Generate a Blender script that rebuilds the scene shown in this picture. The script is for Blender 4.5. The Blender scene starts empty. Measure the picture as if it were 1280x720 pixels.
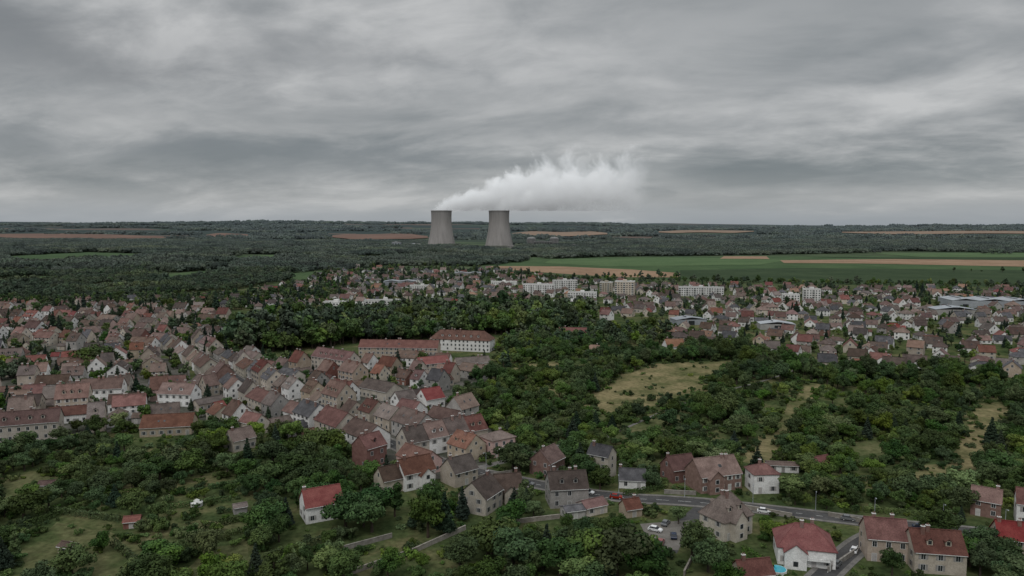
import bpy, math, random
import numpy as np
from math import radians, sin, cos, tan, pi
random.seed(7)
RS = np.random.RandomState(11)
scene = bpy.context.scene
scene.view_settings.view_transform = 'Standard'
scene.view_settings.look = 'None'
scene.view_settings.exposure = 0
CAM_H = 90.0
FL = 914.0
PITCH = math.atan(75.0/FL)

def G(u, v):
    """image pixel coordinates cast through the camera -> flat-ground world coordinates (metres)"""
    yc = v-360.0
    dn = FL*sin(PITCH)+yc*cos(PITCH)
    fw = FL*cos(PITCH)-yc*sin(PITCH)
    t = CAM_H/dn
    return ((u-640.0)*t, fw*t)
def GP(pts): return [G(u, v) for u, v in pts]

# ------------------------------------------------------------------ materials
def newmat(name):
    m = bpy.data.materials.new(name); m.use_nodes = True
    nt = m.node_tree; nt.nodes.clear()
    return m, nt
def N(nt, t, **kw):
    n = nt.nodes.new(t)
    for k, v in kw.items(): setattr(n, k, v)
    return n
def L(nt, a, b): nt.links.new(a, b)
def ramp(nt, fac, stops, interp='LINEAR'):
    r = N(nt, 'ShaderNodeValToRGB'); r.color_ramp.interpolation = interp
    el = r.color_ramp.elements
    while len(el) < len(stops): el.new(0.5)
    for e, (p, c) in zip(el, stops):
        e.position = p; e.color = (c[0], c[1], c[2], 1) if hasattr(c, '__len__') else (c, c, c, 1)
    L(nt, fac, r.inputs[0]); return r.outputs[0]
def math_(nt, op, a, b=None, c=None, clamp=False):
    n = N(nt, 'ShaderNodeMath', operation=op); n.use_clamp = clamp
    for i, x in enumerate((a, b, c)):
        if x is None: continue
        if isinstance(x, (int, float)): n.inputs[i].default_value = x
        else: L(nt, x, n.inputs[i])
    return n.outputs[0]
def mixc(nt, fac, a, b, mode='MIX'):
    n = N(nt, 'ShaderNodeMix', data_type='RGBA', blend_type=mode)
    if isinstance(fac, (int, float)): n.inputs[0].default_value = fac
    else: L(nt, fac, n.inputs[0])
    for s, x in ((n.inputs[6], a), (n.inputs[7], b)):
        if isinstance(x, (tuple, list)): s.default_value = (x[0], x[1], x[2], 1)
        else: L(nt, x, s)
    return n.outputs[2]
def noise(nt, vec, scale, detail=5, rough=0.55, dist=0.0):
    n = N(nt, 'ShaderNodeTexNoise'); n.inputs['Scale'].default_value = scale
    n.inputs['Detail'].default_value = detail; n.inputs['Roughness'].default_value = rough
    n.inputs['Distortion'].default_value = dist
    L(nt, vec, n.inputs['Vector']); return n.outputs[0]
def painted_haze(nt, c, col=(.29, .35, .40)):
    """distance haze painted into the base colour, paler and bluer (fixed to the landscape, by northing)"""
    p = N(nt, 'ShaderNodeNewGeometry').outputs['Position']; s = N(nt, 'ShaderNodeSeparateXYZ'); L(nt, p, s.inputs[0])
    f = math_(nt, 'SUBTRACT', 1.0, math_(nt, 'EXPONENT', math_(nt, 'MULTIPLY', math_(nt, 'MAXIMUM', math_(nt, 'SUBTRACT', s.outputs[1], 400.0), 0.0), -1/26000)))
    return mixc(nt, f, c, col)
GROUND_HAZE = (.13, .16, .185)
def finish(nt, col, rough=0.85, spec=0.15):
    o = N(nt, 'ShaderNodeOutputMaterial')
    if spec <= 0:
        b = N(nt, 'ShaderNodeBsdfDiffuse'); b.inputs['Roughness'].default_value = .6
        L(nt, col, b.inputs['Color']); L(nt, b.outputs[0], o.inputs[0]); return b
    b = N(nt, 'ShaderNodeBsdfPrincipled')
    if isinstance(col, tuple): b.inputs['Base Color'].default_value = (*col, 1)
    else: L(nt, col, b.inputs['Base Color'])
    b.inputs['Roughness'].default_value = rough
    b.inputs['Specular IOR Level'].default_value = spec
    L(nt, b.outputs[0], o.inputs[0]); return b
def M(name, c1, c2, scale=0.5, rough=0.85, rand=0.15, hue=0.0, spec=0.15, coord='Object', detail=6, lo=0.35, hi=0.65, far=False, fine=.45, sat=(.8, 1.15)):
    m, nt = newmat(name)
    if coord == 'Object': vec = N(nt, 'ShaderNodeTexCoord').outputs['Object']
    else: vec = N(nt, 'ShaderNodeNewGeometry').outputs['Position']
    oi = N(nt, 'ShaderNodeObjectInfo')
    add = N(nt, 'ShaderNodeVectorMath', operation='ADD'); L(nt, vec, add.inputs[0])
    cmb = N(nt, 'ShaderNodeCombineXYZ')
    L(nt, math_(nt, 'MULTIPLY', oi.outputs['Random'], 50.0 if coord == 'Object' else 0.0), cmb.inputs[0])
    L(nt, cmb.outputs[0], add.inputs[1])
    f = noise(nt, add.outputs[0], scale, detail, 0.6)
    c = ramp(nt, f, [(lo, c1), (hi, c2)])
    f2 = noise(nt, add.outputs[0], scale*9, 3, 0.6)
    c = mixc(nt, fine, c, ramp(nt, f2, [(0.3, 0.55), (0.7, 1.3)]), 'MULTIPLY')
    if rand > 0:
        h = N(nt, 'ShaderNodeHueSaturation'); L(nt, c, h.inputs['Color'])
        L(nt, math_(nt, 'MULTIPLY_ADD', oi.outputs['Random'], 2*rand, 1-rand), h.inputs['Value'])
        r2 = math_(nt, 'FRACT', math_(nt, 'MULTIPLY', oi.outputs['Random'], 37.3))
        L(nt, math_(nt, 'MULTIPLY_ADD', r2, 2*hue, 0.5-hue), h.inputs['Hue'])
        r3 = math_(nt, 'FRACT', math_(nt, 'MULTIPLY', oi.outputs['Random'], 91.7))
        L(nt, math_(nt, 'MULTIPLY_ADD', r3, sat[1]-sat[0], sat[0]), h.inputs['Saturation'])
        c = h.outputs[0]
    if far: c = painted_haze(nt, c, GROUND_HAZE if spec <= 0 else (.29, .35, .40))
    finish(nt, c, rough, spec)
    return m

RF = dict(fine=.75, far=True)
ROOFS = [M('roof_tile_redbrown', (0.110, 0.050, 0.040), (0.180, 0.088, 0.070), 0.35, rand=0.38, hue=0.014, sat=(.6, 1.15), **RF),
         M('roof_tile_brown', (0.070, 0.047, 0.038), (0.124, 0.085, 0.069), 0.35, rand=0.38, hue=0.012, sat=(.5, 1.15), **RF),
         M('roof_tile_weathered', (0.130, 0.090, 0.075), (0.205, 0.145, 0.120), 0.3, rand=0.3, hue=0.01, sat=(.5, 1.1), **RF),
         M('roof_tile_red', (0.150, 0.040, 0.036), (0.200, 0.066, 0.056), 0.4, rand=0.2, hue=0.008, **RF),
         M('roof_slate', (0.055, 0.054, 0.058), (0.105, 0.102, 0.108), 0.4, rand=0.3, **RF),
         M('roof_tile_orange', (0.20, 0.112, 0.076), (0.27, 0.160, 0.110), 0.4, rand=0.2, **RF)]
WALLS = [M('render_cream', (0.40, 0.355, 0.295), (0.55, 0.495, 0.42), 0.3, rand=0.2, hue=0.01),
         M('render_white', (0.62, 0.61, 0.59), (0.78, 0.77, 0.75), 0.3, rand=0.1),
         M('render_grey', (0.28, 0.265, 0.25), (0.40, 0.38, 0.355), 0.3, rand=0.2),
         M('render_beige', (0.33, 0.27, 0.21), (0.45, 0.38, 0.31), 0.3, rand=0.2, hue=0.01),
         M('render_pink', (0.50, 0.34, 0.31), (0.58, 0.40, 0.36), 0.3, rand=0.03),
         M('brick_wall', (0.16, 0.085, 0.068), (0.24, 0.135, 0.11), 0.8, rand=0.15, hue=0.01)]
GLASS = M('window_glass', (0.02, 0.023, 0.027), (0.04, 0.045, 0.05), 0.3, rough=0.15, rand=0.1, spec=0.5)
FRAME = M('painted_frame', (0.5, 0.5, 0.48), (0.65, 0.65, 0.63), 0.5, rand=0.1)
CHIM = M('chimney_brick', (0.17, 0.10, 0.085), (0.27, 0.17, 0.145), 1.0, rand=0.25)
SHUT = M('shutter_paint', (0.32, 0.31, 0.29), (0.45, 0.43, 0.41), 0.5, rand=0.4, hue=0.06)
CONC = M('concrete', (0.26, 0.25, 0.24), (0.38, 0.37, 0.35), 0.2, rand=0.1)
METAL = M('metal_cladding', (0.27, 0.29, 0.31), (0.36, 0.38, 0.40), 0.1, rand=0.2, rough=0.7)
ASPH = M('asphalt', (0.055, 0.055, 0.056), (0.09, 0.088, 0.087), 0.12, rand=0, coord='Pos', spec=0)
PAVE = M('pavement_stone', (0.125, 0.12, 0.112), (0.19, 0.18, 0.168), 0.3, rand=0, coord='Pos', spec=0)
PAINTW = M('road_paint', (0.5, 0.5, 0.48), (0.7, 0.7, 0.68), 1.0, rand=0, coord='Pos')
STONE = M('stone_wall', (0.20, 0.18, 0.155), (0.32, 0.295, 0.26), 0.8, rand=0.15)
BARK = M('bark', (0.05, 0.04, 0.03), (0.09, 0.07, 0.055), 2.0, rand=0.1)
RUBBER = M('rubber', (0.015, 0.015, 0.015), (0.03, 0.03, 0.03), 2.0, rand=0)
CARW = M('car_paint_white', (0.7, 0.7, 0.7), (0.78, 0.78, 0.78), 0.5, rough=0.3, rand=0, spec=0.5)
CARG = M('car_paint_grey', (0.12, 0.125, 0.13), (0.16, 0.165, 0.17), 0.5, rough=0.3, rand=0.3, spec=0.5)
CARB = M('car_paint_blue', (0.02, 0.03, 0.06), (0.03, 0.04, 0.08), 0.5, rough=0.3, rand=0.2, spec=0.5)
CARR = M('car_paint_red', (0.2, 0.03, 0.025), (0.25, 0.04, 0.03), 0.5, rough=0.3, rand=0.2, spec=0.5)
POOLM = M('pool_water', (0.05, 0.33, 0.42), (0.07, 0.4, 0.5), 0.5, rough=0.1, rand=0, spec=0.5)

def leafmat(name, dark, light, rand=0.3, hue=0.03, big=.012, sat=(.85, 1.25)):
    m, nt = newmat(name)
    tc = N(nt, 'ShaderNodeTexCoord'); oi = N(nt, 'ShaderNodeObjectInfo'); pos = N(nt, 'ShaderNodeNewGeometry').outputs['Position']
    f = noise(nt, tc.outputs['Object'], 0.55, 3, 0.6)
    c = ramp(nt, f, [(0.3, dark), (0.7, light)])
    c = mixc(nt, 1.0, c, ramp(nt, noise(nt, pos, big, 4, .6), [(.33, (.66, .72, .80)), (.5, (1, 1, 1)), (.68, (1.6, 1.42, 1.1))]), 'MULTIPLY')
    h = N(nt, 'ShaderNodeHueSaturation'); L(nt, c, h.inputs['Color'])
    L(nt, math_(nt, 'MULTIPLY_ADD', oi.outputs['Random'], 2*rand, 1-rand), h.inputs['Value'])
    r2 = math_(nt, 'FRACT', math_(nt, 'MULTIPLY', oi.outputs['Random'], 37.3))
    L(nt, math_(nt, 'MULTIPLY_ADD', r2, 2*hue, 0.5-hue), h.inputs['Hue'])
    r3 = math_(nt, 'FRACT', math_(nt, 'MULTIPLY', oi.outputs['Random'], 91.7))
    L(nt, math_(nt, 'MULTIPLY_ADD', r3, sat[1]-sat[0], sat[0]), h.inputs['Saturation'])
    finish(nt, painted_haze(nt, h.outputs[0]), 0.8, 0.1)
    return m
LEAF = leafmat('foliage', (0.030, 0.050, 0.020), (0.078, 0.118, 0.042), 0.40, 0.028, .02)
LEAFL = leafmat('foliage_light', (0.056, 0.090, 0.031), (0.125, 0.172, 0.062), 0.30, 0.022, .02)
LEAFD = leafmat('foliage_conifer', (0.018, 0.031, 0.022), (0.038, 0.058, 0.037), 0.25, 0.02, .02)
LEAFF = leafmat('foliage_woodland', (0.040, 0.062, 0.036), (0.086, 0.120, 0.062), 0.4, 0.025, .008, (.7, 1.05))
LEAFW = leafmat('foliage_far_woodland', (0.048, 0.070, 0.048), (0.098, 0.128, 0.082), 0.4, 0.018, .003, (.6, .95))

# ------------------------------------------------------------------ mesh helpers
class MB:
    def __init__(s): s.v = []; s.f = []; s.m = []
    def face(s, pts, mat):
        i = len(s.v); s.v += [tuple(p) for p in pts]; s.f.append(tuple(range(i, i+len(pts)))); s.m.append(mat)
    def box(s, x0, x1, y0, y1, z0, z1, mat, top=None):
        p = [(x0, y0, z0), (x1, y0, z0), (x1, y1, z0), (x0, y1, z0), (x0, y0, z1), (x1, y0, z1), (x1, y1, z1), (x0, y1, z1)]
        i = len(s.v); s.v += p
        for k, q in enumerate([(3, 2, 1, 0), (4, 5, 6, 7), (0, 1, 5, 4), (1, 2, 6, 5), (2, 3, 7, 6), (3, 0, 4, 7)]):
            s.f.append(tuple(i+a for a in q)); s.m.append(top if (k == 1 and top is not None) else mat)
    def slab(s, pts, t, mat):
        top = [tuple(p) for p in pts]; bot = [(p[0], p[1], p[2]-t) for p in pts]
        s.face(top, mat); s.face(bot[::-1], mat)
        n = len(pts)
        for k in range(n):
            a, b = k, (k+1) % n
            s.face([top[b], top[a], bot[a], bot[b]], mat)
    def cyl(s, p0, p1, r0, r1, n, mat, cap=True):
        p0 = np.array(p0, float); p1 = np.array(p1, float); d = p1-p0; d /= np.linalg.norm(d)
        a = np.cross(d, [0.3, 0.9, 0.2]); a /= np.linalg.norm(a); b = np.cross(d, a)
        i = len(s.v)
        for k in range(n):
            q = a*cos(2*pi*k/n)+b*sin(2*pi*k/n)
            s.v.append(tuple(p0+q*r0)); s.v.append(tuple(p1+q*r1))
        for k in range(n):
            k2 = (k+1) % n
            s.f.append((i+2*k, i+2*k2, i+2*k2+1, i+2*k+1)); s.m.append(mat)
        if cap:
            s.f.append(tuple(i+2*k+1 for k in range(n))); s.m.append(mat)
            s.f.append(tuple(i+2*k for k in range(n))[::-1]); s.m.append(mat)
    def mesh(s, name, mats):
        me = bpy.data.meshes.new(name); me.from_pydata(s.v, [], s.f)
        for m in mats: me.materials.append(m)
        me.polygons.foreach_set('material_index', s.m); me.update()
        return me
def put(name, me, x, y, rot=0, z=0, scale=1.0, mats=None):
    ob = bpy.data.objects.new(name, me); scene.collection.objects.link(ob)
    ob.location = (x, y, z); ob.rotation_euler = (0, 0, radians(rot))
    ob.scale = (scale,)*3 if not hasattr(scale, '__len__') else scale
    if mats:
        for i, m in mats.items():
            ob.material_slots[i].link = 'OBJECT'; ob.material_slots[i].material = m
    return ob

# ------------------------------------------------------------------ noise / masks
_lat = {}
def vnoise(x, y, s, seed):
    if seed not in _lat: _lat[seed] = np.random.RandomState(seed).rand(256, 256)
    l = _lat[seed]; x = np.asarray(x)/s+1000; y = np.asarray(y)/s+1000
    xi = np.floor(x).astype(int); yi = np.floor(y).astype(int); fx = x-xi; fy = y-yi
    fx = fx*fx*(3-2*fx); fy = fy*fy*(3-2*fy)
    a = l[xi % 256, yi % 256]; b = l[(xi+1) % 256, yi % 256]; c = l[xi % 256, (yi+1) % 256]; d = l[(xi+1) % 256, (yi+1) % 256]
    return (a*(1-fx)+b*fx)*(1-fy)+(c*(1-fx)+d*fx)*fy
def inpoly(x, y, poly):
    x = np.asarray(x, float); y = np.asarray(y, float); r = np.zeros(x.shape, bool); n = len(poly)
    for i in range(n):
        x0, y0 = poly[i]; x1, y1 = poly[(i+1) % n]
        if y0 == y1: continue
        c = ((y0 > y) != (y1 > y)) & (x < (x1-x0)*(y-y0)/(y1-y0)+x0)
        r ^= c
    return r
CELL = 1.5; MX0, MX1, MY0, MY1 = -1100, 1300, 140, 1500
MW = int((MX1-MX0)/CELL); MH = int((MY1-MY0)/CELL)
occ = np.zeros((MW, MH), bool); maxh = np.full((MW, MH), 99.0)
def cellidx(x, y):
    return np.clip(((np.asarray(x)-MX0)/CELL).astype(int), 0, MW-1), np.clip(((np.asarray(y)-MY0)/CELL).astype(int), 0, MH-1)
def rectpts(x, y, rot, w, d, step=1.0):
    a, b = np.meshgrid(np.linspace(-w/2, w/2, max(2, int(w/step)+1)), np.linspace(-d/2, d/2, max(2, int(d/step)+1)))
    c, s = cos(radians(rot)), sin(radians(rot))
    return x+a*c-b*s, y+a*s+b*c
def mark(x, y, rot, w, d, pad=1.0):
    px, py = rectpts(x, y, rot, w+2*pad, d+2*pad); i, j = cellidx(px, py); occ[i, j] = True
def isfree(x, y, rot, w, d, pad=0.0):
    px, py = rectpts(x, y, rot, w+2*pad, d+2*pad, 1.4); i, j = cellidx(px, py); return not occ[i, j].any()
def limit(x, y, w, d, h):
    px, py = rectpts(x, y, 0, w, d); i, j = cellidx(px, py); maxh[i, j] = np.minimum(maxh[i, j], h)
def scatter(poly, step, seed):
    r = np.random.RandomState(seed); xs = [p[0] for p in poly]; ys = [p[1] for p in poly]
    gx, gy = np.meshgrid(np.arange(min(xs), max(xs), step), np.arange(min(ys), max(ys), step))
    gx = gx.ravel()+r.uniform(-.48, .48, gx.size)*step; gy = gy.ravel()+r.uniform(-.48, .48, gy.size)*step
    k = inpoly(gx, gy, poly); return gx[k], gy[k]

# ------------------------------------------------------------------ houses
def house_mesh(name, w, d, h, pitch=42, rtype='gable', seed=0, chim=1, dormers=0, velux=0, detail=0, wing=None, balcony=False):
    r = random.Random(seed); b = MB(); hw, hd = w/2, d/2; tp = tan(radians(pitch)); o = 0.4
    def body(x0, x1, y0, y1, hh):
        b.face([(x0, y0, -.4), (x1, y0, -.4), (x1, y0, hh), (x0, y0, hh)], 0)
        b.face([(x1, y1, -.4), (x0, y1, -.4), (x0, y1, hh), (x1, y1, hh)], 0)
        b.face([(x1, y0, -.4), (x1, y1, -.4), (x1, y1, hh), (x1, y0, hh)], 0)
        b.face([(x0, y1, -.4), (x0, y0, -.4), (x0, y0, hh), (x0, y1, hh)], 0)
    body(-hw, hw, -hd, hd, h)
    rh = hd*tp; zr = h+rh+.2; ze = h-o*tp+.2
    if rtype == 'gable':
        for sx in (-1, 1):
            b.face([(sx*hw, -hd*sx, h), (sx*hw, hd*sx, h), (sx*hw, 0, h+rh)], 0)
        g = .25
        b.slab([(-hw-g, -hd-o, ze), (hw+g, -hd-o, ze), (hw+g, 0, zr), (-hw-g, 0, zr)], .18, 1)
        b.slab([(-hw-g, 0, zr), (hw+g, 0, zr), (hw+g, hd+o, ze), (-hw-g, hd+o, ze)], .18, 1)
        b.box(-hw-g-.02, hw+g+.02, -.16, .16, zr-.1, zr+.1, 1)
        rl = hw
    elif rtype == 'hip':
        rl = max(0.3, hw-hd*.85)
        E = [(-hw-o, -hd-o, ze), (hw+o, -hd-o, ze), (hw+o, hd+o, ze), (-hw-o, hd+o, ze)]
        A, B = (-rl, 0, zr), (rl, 0, zr)
        b.slab([E[0], E[1], B, A], .18, 1); b.slab([E[2], E[3], A, B], .18, 1)
        b.slab([E[1], E[2], B], .18, 1); b.slab([E[3], E[0], A], .18, 1)
        b.box(-rl, rl, -.14, .14, zr-.1, zr+.09, 1)
        for e in E:
            q = B if e[0] > 0 else A
            b.cyl((e[0], e[1], e[2]+.02), (q[0], q[1], q[2]+.02), .11, .11, 5, 1, False)
    def win(side, c, z, ww, wh, mat=2, shutter=False):
        def q(a0, a1, z0, z1, off, m):
            if side == 'f': b.face([(a0, -hd-off, z0), (a1, -hd-off, z0), (a1, -hd-off, z1), (a0, -hd-off, z1)], m)
            if side == 'b': b.face([(a1, hd+off, z0), (a0, hd+off, z0), (a0, hd+off, z1), (a1, hd+off, z1)], m)
            if side == 'r': b.face([(hw+off, a0, z0), (hw+off, a1, z0), (hw+off, a1, z1), (hw+off, a0, z1)], m)
            if side == 'l': b.face([(-hw-off, a1, z0), (-hw-off, a0, z0), (-hw-off, a0, z1), (-hw-off, a1, z1)], m)
        q(c-ww/2-.13, c+ww/2+.13, z-.12, z+wh+.12, .02, 3)
        if mat == 2:
            q(c-ww/2, c-.04, z, z+wh, .045, 2); q(c+.04, c+ww/2, z, z+wh, .045, 2)
        else: q(c-ww/2, c+ww/2, z, z+wh, .045, mat)
        if shutter:
            q(c-ww-.12, c-ww/2-.1, z-.05, z+wh+.05, .07, 5); q(c+ww/2+.1, c+ww+.12, z-.05, z+wh+.05, .07, 5)
    floors = max(1, int((h+.3)/2.75)); fh = (h-.1)/floors
    sh = r.random() < .55
    for side in 'fb':
        n = max(1, int((w-1)/2.9)); door = r.randrange(n)
        for fl in range(floors):
            for k in range(n):
                if r.random() < .1: continue
                c = -hw+w*(k+.5)/n
                if fl == 0 and k == door: win(side, c, 0.05, 1.1, 2.15, 5)
                elif fl == 0 and k == (door+2) % n and n > 3 and r.random() < .5: win(side, c, .05, 2.3, 2.2, 5)
                else: win(side, c, fl*fh+1.0, 1.05, min(1.45, fh-1.2), 2, sh)
    for side in 'lr':
        n = max(1, int((d-2)/3.2))
        for fl in range(floors+(1 if rtype == 'gable' and rh > 3 else 0)):
            nn = n if fl < floors else 1
            for k in range(nn):
                if r.random() < .35: continue
                c = (-hd+d*(k+.5)/nn) if fl < floors else 0
                win(side, c, fl*fh+1.0 if fl < floors else h+.5, .95, min(1.3, fh-1.2), 2, sh and detail)
    for k in range(chim):
        cx = r.choice([-1, 1])*rl*r.uniform(.5, .9) if k == 0 else r.uniform(-.5, .5)*rl
        cy = r.uniform(-.25, .25)*hd; zb = h+rh*.4
        zt = zr+r.uniform(.7, 1.3)
        b.box(cx-.45, cx+.45, cy-.32, cy+.32, zb, zt, 4)
        b.box(cx-.53, cx+.53, cy-.4, cy+.4, zt, zt+.14, 3)
        b.cyl((cx-.2, cy, zt+.1), (cx-.2, cy, zt+.6), .13, .1, 6, 4); b.cyl((cx+.2, cy, zt+.1), (cx+.2, cy, zt+.6), .13, .1, 6, 4)
    for k in range(dormers):
        cx = -w*.36+w*.72*(k+.5)/dormers
        for sg in ((-1, 1) if detail else (-1,)):
            y0 = sg*(hd*.72); z0 = h+(hd-abs(y0))*tp; y1 = sg*(hd*.72-1.9/tp-.4)
            ya, yb = min(y0, y1), max(y0, y1)
            b.box(cx-.7, cx+.7, ya, yb, z0-.1, z0+1.55, 0)
            zz = z0+1.55
            b.slab([(cx-.95, ya-.2, zz-.15), (cx, ya-.2, zz+.6), (cx, yb+.2, zz+.6), (cx-.95, yb+.2, zz-.15)], .12, 1)
            b.slab([(cx, ya-.2, zz+.6), (cx+.95, ya-.2, zz-.15), (cx+.95, yb+.2, zz-.15), (cx, yb+.2, zz+.6)], .12, 1)
            yy = y0+sg*.03
            b.face([(cx-.42, yy, z0+.4), (cx+.42, yy, z0+.4), (cx+.42, yy, z0+1.4), (cx-.42, yy, z0+1.4)], 2)
    for k in range(velux):
        cx = r.uniform(-.7, .7)*hw*.8
        ya = -hd*.62; yb = -hd*.62+.85
        za = h+.2+(hd-abs(ya))*tp+.06; zb = h+.2+(hd-abs(yb))*tp+.06
        b.face([(cx-.4, ya, za), (cx+.4, ya, za), (cx+.4, yb, zb), (cx-.4, yb, zb)], 2)
    if wing:
        wx, ww, wd, wh = wing
        y0 = -hd-wd; x0, x1 = wx-ww/2, wx+ww/2; t2 = tp; rr = ww/2*t2
        b.face([(x0, y0, -.4), (x1, y0, -.4), (x1, y0, wh), (x0, y0, wh)], 0)
        b.face([(x1, y0, -.4), (x1, -hd+.5, -.4), (x1, -hd+.5, wh), (x1, y0, wh)], 0)
        b.face([(x0, -hd+.5, -.4), (x0, y0, -.4), (x0, y0, wh), (x0, -hd+.5, wh)], 0)
        b.face([(x0, y0, wh), (x1, y0, wh), (wx, y0, wh+rr)], 0)
        b.slab([(x0-.35, y0-.3, wh-.35*t2+.2), (wx, y0-.3, wh+rr+.2), (wx, 0, wh+rr+.2), (x0-.35, 0, wh-.35*t2+.2)], .17, 1)
        b.slab([(wx, y0-.3, wh+rr+.2), (x1+.35, y0-.3, wh-.35*t2+.2), (x1+.35, 0, wh-.35*t2+.2), (wx, 0, wh+rr+.2)], .17, 1)
        for zz in ([.9, 3.6] if wh > 4.8 else [.9]):
            b.face([(wx-.75, y0-.02, zz-.1), (wx+.75, y0-.02, zz-.1), (wx+.75, y0-.02, zz+1.5), (wx-.75, y0-.02, zz+1.5)], 3)
            b.face([(wx-.6, y0-.045, zz), (wx+.6, y0-.045, zz), (wx+.6, y0-.045, zz+1.35), (wx-.6, y0-.045, zz+1.35)], 2)
    if balcony:
        b.box(-hw*.8, hw*.8, -hd-1.3, -hd, h*.45, h*.45+.18, 3)
        for k in range(13):
            xx = -hw*.8+.05+k*(hw*1.6-.1)/12
            b.box(xx-.03, xx+.03, -hd-1.28, -hd-1.22, h*.45+.18, h*.45+1.1, 3)
        b.box(-hw*.8, hw*.8, -hd-1.3, -hd-1.2, h*.45+1.1, h*.45+1.18, 3)
        for xx in (-hw*.8+.15, hw*.8-.15): b.box(xx-.12, xx+.12, -hd-1.25, -hd-1.0, -.3, h*.45, 3)
    if rtype == 'gable' and detail:
        for sg in (-1, 1): b.cyl((-hw, sg*(hd+o+.08), ze-.12), (hw, sg*(hd+o+.08), ze-.12), .08, .08, 6, 3)
    return b.mesh(name, [WALLS[0], ROOFS[0], GLASS, FRAME, CHIM, SHUT])

def hero(name, u, v, rot, w, d, h, roof=0, wall=0, rtype='gable', pitch=42, front=13, **kw):
    x, y = G(u, v)
    me = house_mesh(name, w, d, h, pitch, rtype, seed=int(u*7+v), detail=1, **kw)
    put(name, me, x, y, rot, mats={0: WALLS[wall], 1: ROOFS[roof]})
    mark(x, y, rot, w, d, 1.3)
    limit(x, y-d/2-front/2, max(w, d)*1.0, front+d/2, 2.6)

# street network ------------------------------------------------------------
def ribbon(name, pts, width, z, mat, h=0.0, off=0.0, markit=True):
    P = np.array(pts, float); n = len(P); T = np.zeros_like(P)
    T[1:-1] = P[2:]-P[:-2]; T[0] = P[1]-P[0]; T[-1] = P[-1]-P[-2]
    T /= np.linalg.norm(T, axis=1)[:, None]; Nn = np.stack([-T[:, 1], T[:, 0]], 1)
    b = MB(); A = P+Nn*(off+width/2); B = P+Nn*(off-width/2)
    for i in range(n-1):
        b.face([(*B[i], z), (*B[i+1], z), (*A[i+1], z), (*A[i], z)], 0)
        if h:
            b.face([(*A[i], z), (*A[i+1], z), (*A[i+1], z-h), (*A[i], z-h)], 0)
            b.face([(*B[i+1], z), (*B[i], z), (*B[i], z-h), (*B[i+1], z-h)], 0)
    put(name, b.mesh(name, [mat]), 0, 0)
    if markit:
        for i in range(n-1):
            a, c = P[i], P[i+1]; ln = np.linalg.norm(c-a); ang = math.degrees(math.atan2(c[1]-a[1], c[0]-a[0]))
            m = (a+c)/2; mark(m[0], m[1], ang, ln, width+(3 if width > 5 else .5), 0)
            if width > 4: limit(m[0], m[1]-8, ln, 12, 3.2)
def smooth(pts, it=2):
    P = [tuple(p) for p in pts]
    for _ in range(it):
        Q = [P[0]]
        for a, c in zip(P[:-1], P[1:]):
            Q += [(a[0]*.75+c[0]*.25, a[1]*.75+c[1]*.25), (a[0]*.25+c[0]*.75, a[1]*.25+c[1]*.75)]
        P = Q+[P[-1]]
    return P
main = smooth(GP([(225, 432), (268, 455), (330, 497), (440, 533), (540, 577), (640, 600), (760, 622), (870, 627), (985, 640), (1080, 652), (1200, 664), (1300, 673), (1450, 690)]))
side = smooth(GP([(1130, 657), (1085, 672), (1050, 700), (1015, 735), (980, 770)]))
side2 = smooth(GP([(885, 628), (850, 660), (835, 690)]))
side3 = smooth(GP([(585, 588), (650, 572), (700, 556), (760, 545)]))
ribbon('road', main, 6.0, 0.05, ASPH)
ribbon('road', side, 5.2, 0.045, ASPH)
ribbon('road', side2, 5.0, 0.042, ASPH)
ribbon('road', side3, 3.6, 0.04, PAVE)
for nm, pl, o in (('pavement', main, 3.8), ('pavement', main, -3.8), ('pavement', side, 3.2), ('pavement', side, -3.2)):
    ribbon(nm, pl, 1.4, 0.17, PAVE, h=0.14, off=o, markit=False)
b = MB()
for pl in (main, side):
    for a, c in zip(pl[:-1], pl[1:]):
        a = np.array(a); c = np.array(c); ln = np.linalg.norm(c-a); t = (c-a)/ln; nn = np.array([-t[1], t[0]])*.07
        for s in np.arange(0, ln-2, 5.0):
            p, q = a+t*s, a+t*(s+2)
            b.face([(*(p-nn), .056), (*(q-nn), .056), (*(q+nn), .056), (*(p+nn), .056)], 0)
put('road_markings', b.mesh('road_markings', [PAINTW]), 0, 0)
ribbon('footpath', smooth(GP([(760, 545), (860, 500), (980, 470), (1010, 452)])), 1.6, 0.03, PAVE)
def sheet(name, poly, z, mat, jitter=0.0, seg=8.0, seed=0, avoid=False):
    r = random.Random(seed); P = []
    n = len(poly)
    for i in range(n):
        a, c = poly[i], poly[(i+1) % n]; ln = math.hypot(c[0]-a[0], c[1]-a[1]); k = max(1, int(ln/seg)) if jitter else 1
        for j in range(k):
            t = j/k; P.append((a[0]+(c[0]-a[0])*t+r.uniform(-1, 1)*jitter, a[1]+(c[1]-a[1])*t+r.uniform(-1, 1)*jitter, z))
    me = bpy.data.meshes.new(name); me.from_pydata(P, [], [tuple(range(len(P)))]); me.materials.append(mat)
    put(name, me, 0, 0)
    if avoid:
        xs = [p[0] for p in P]; ys = [p[1] for p in P]
        gx, gy = np.meshgrid(np.arange(min(xs), max(xs), 1.2), np.arange(min(ys), max(ys), 1.2))
        k = inpoly(gx, gy, [(p[0], p[1]) for p in P]); i, j = cellidx(gx[k], gy[k]); occ[i, j] = True
PARK = GP([(800, 655), (862, 650), (848, 688), (815, 685)])
sheet('parking_area', PARK, 0.047, M('gravel', (0.13, 0.12, 0.108), (0.19, 0.178, 0.162), 0.3, rand=0, coord='Pos', spec=0), avoid=True)

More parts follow.
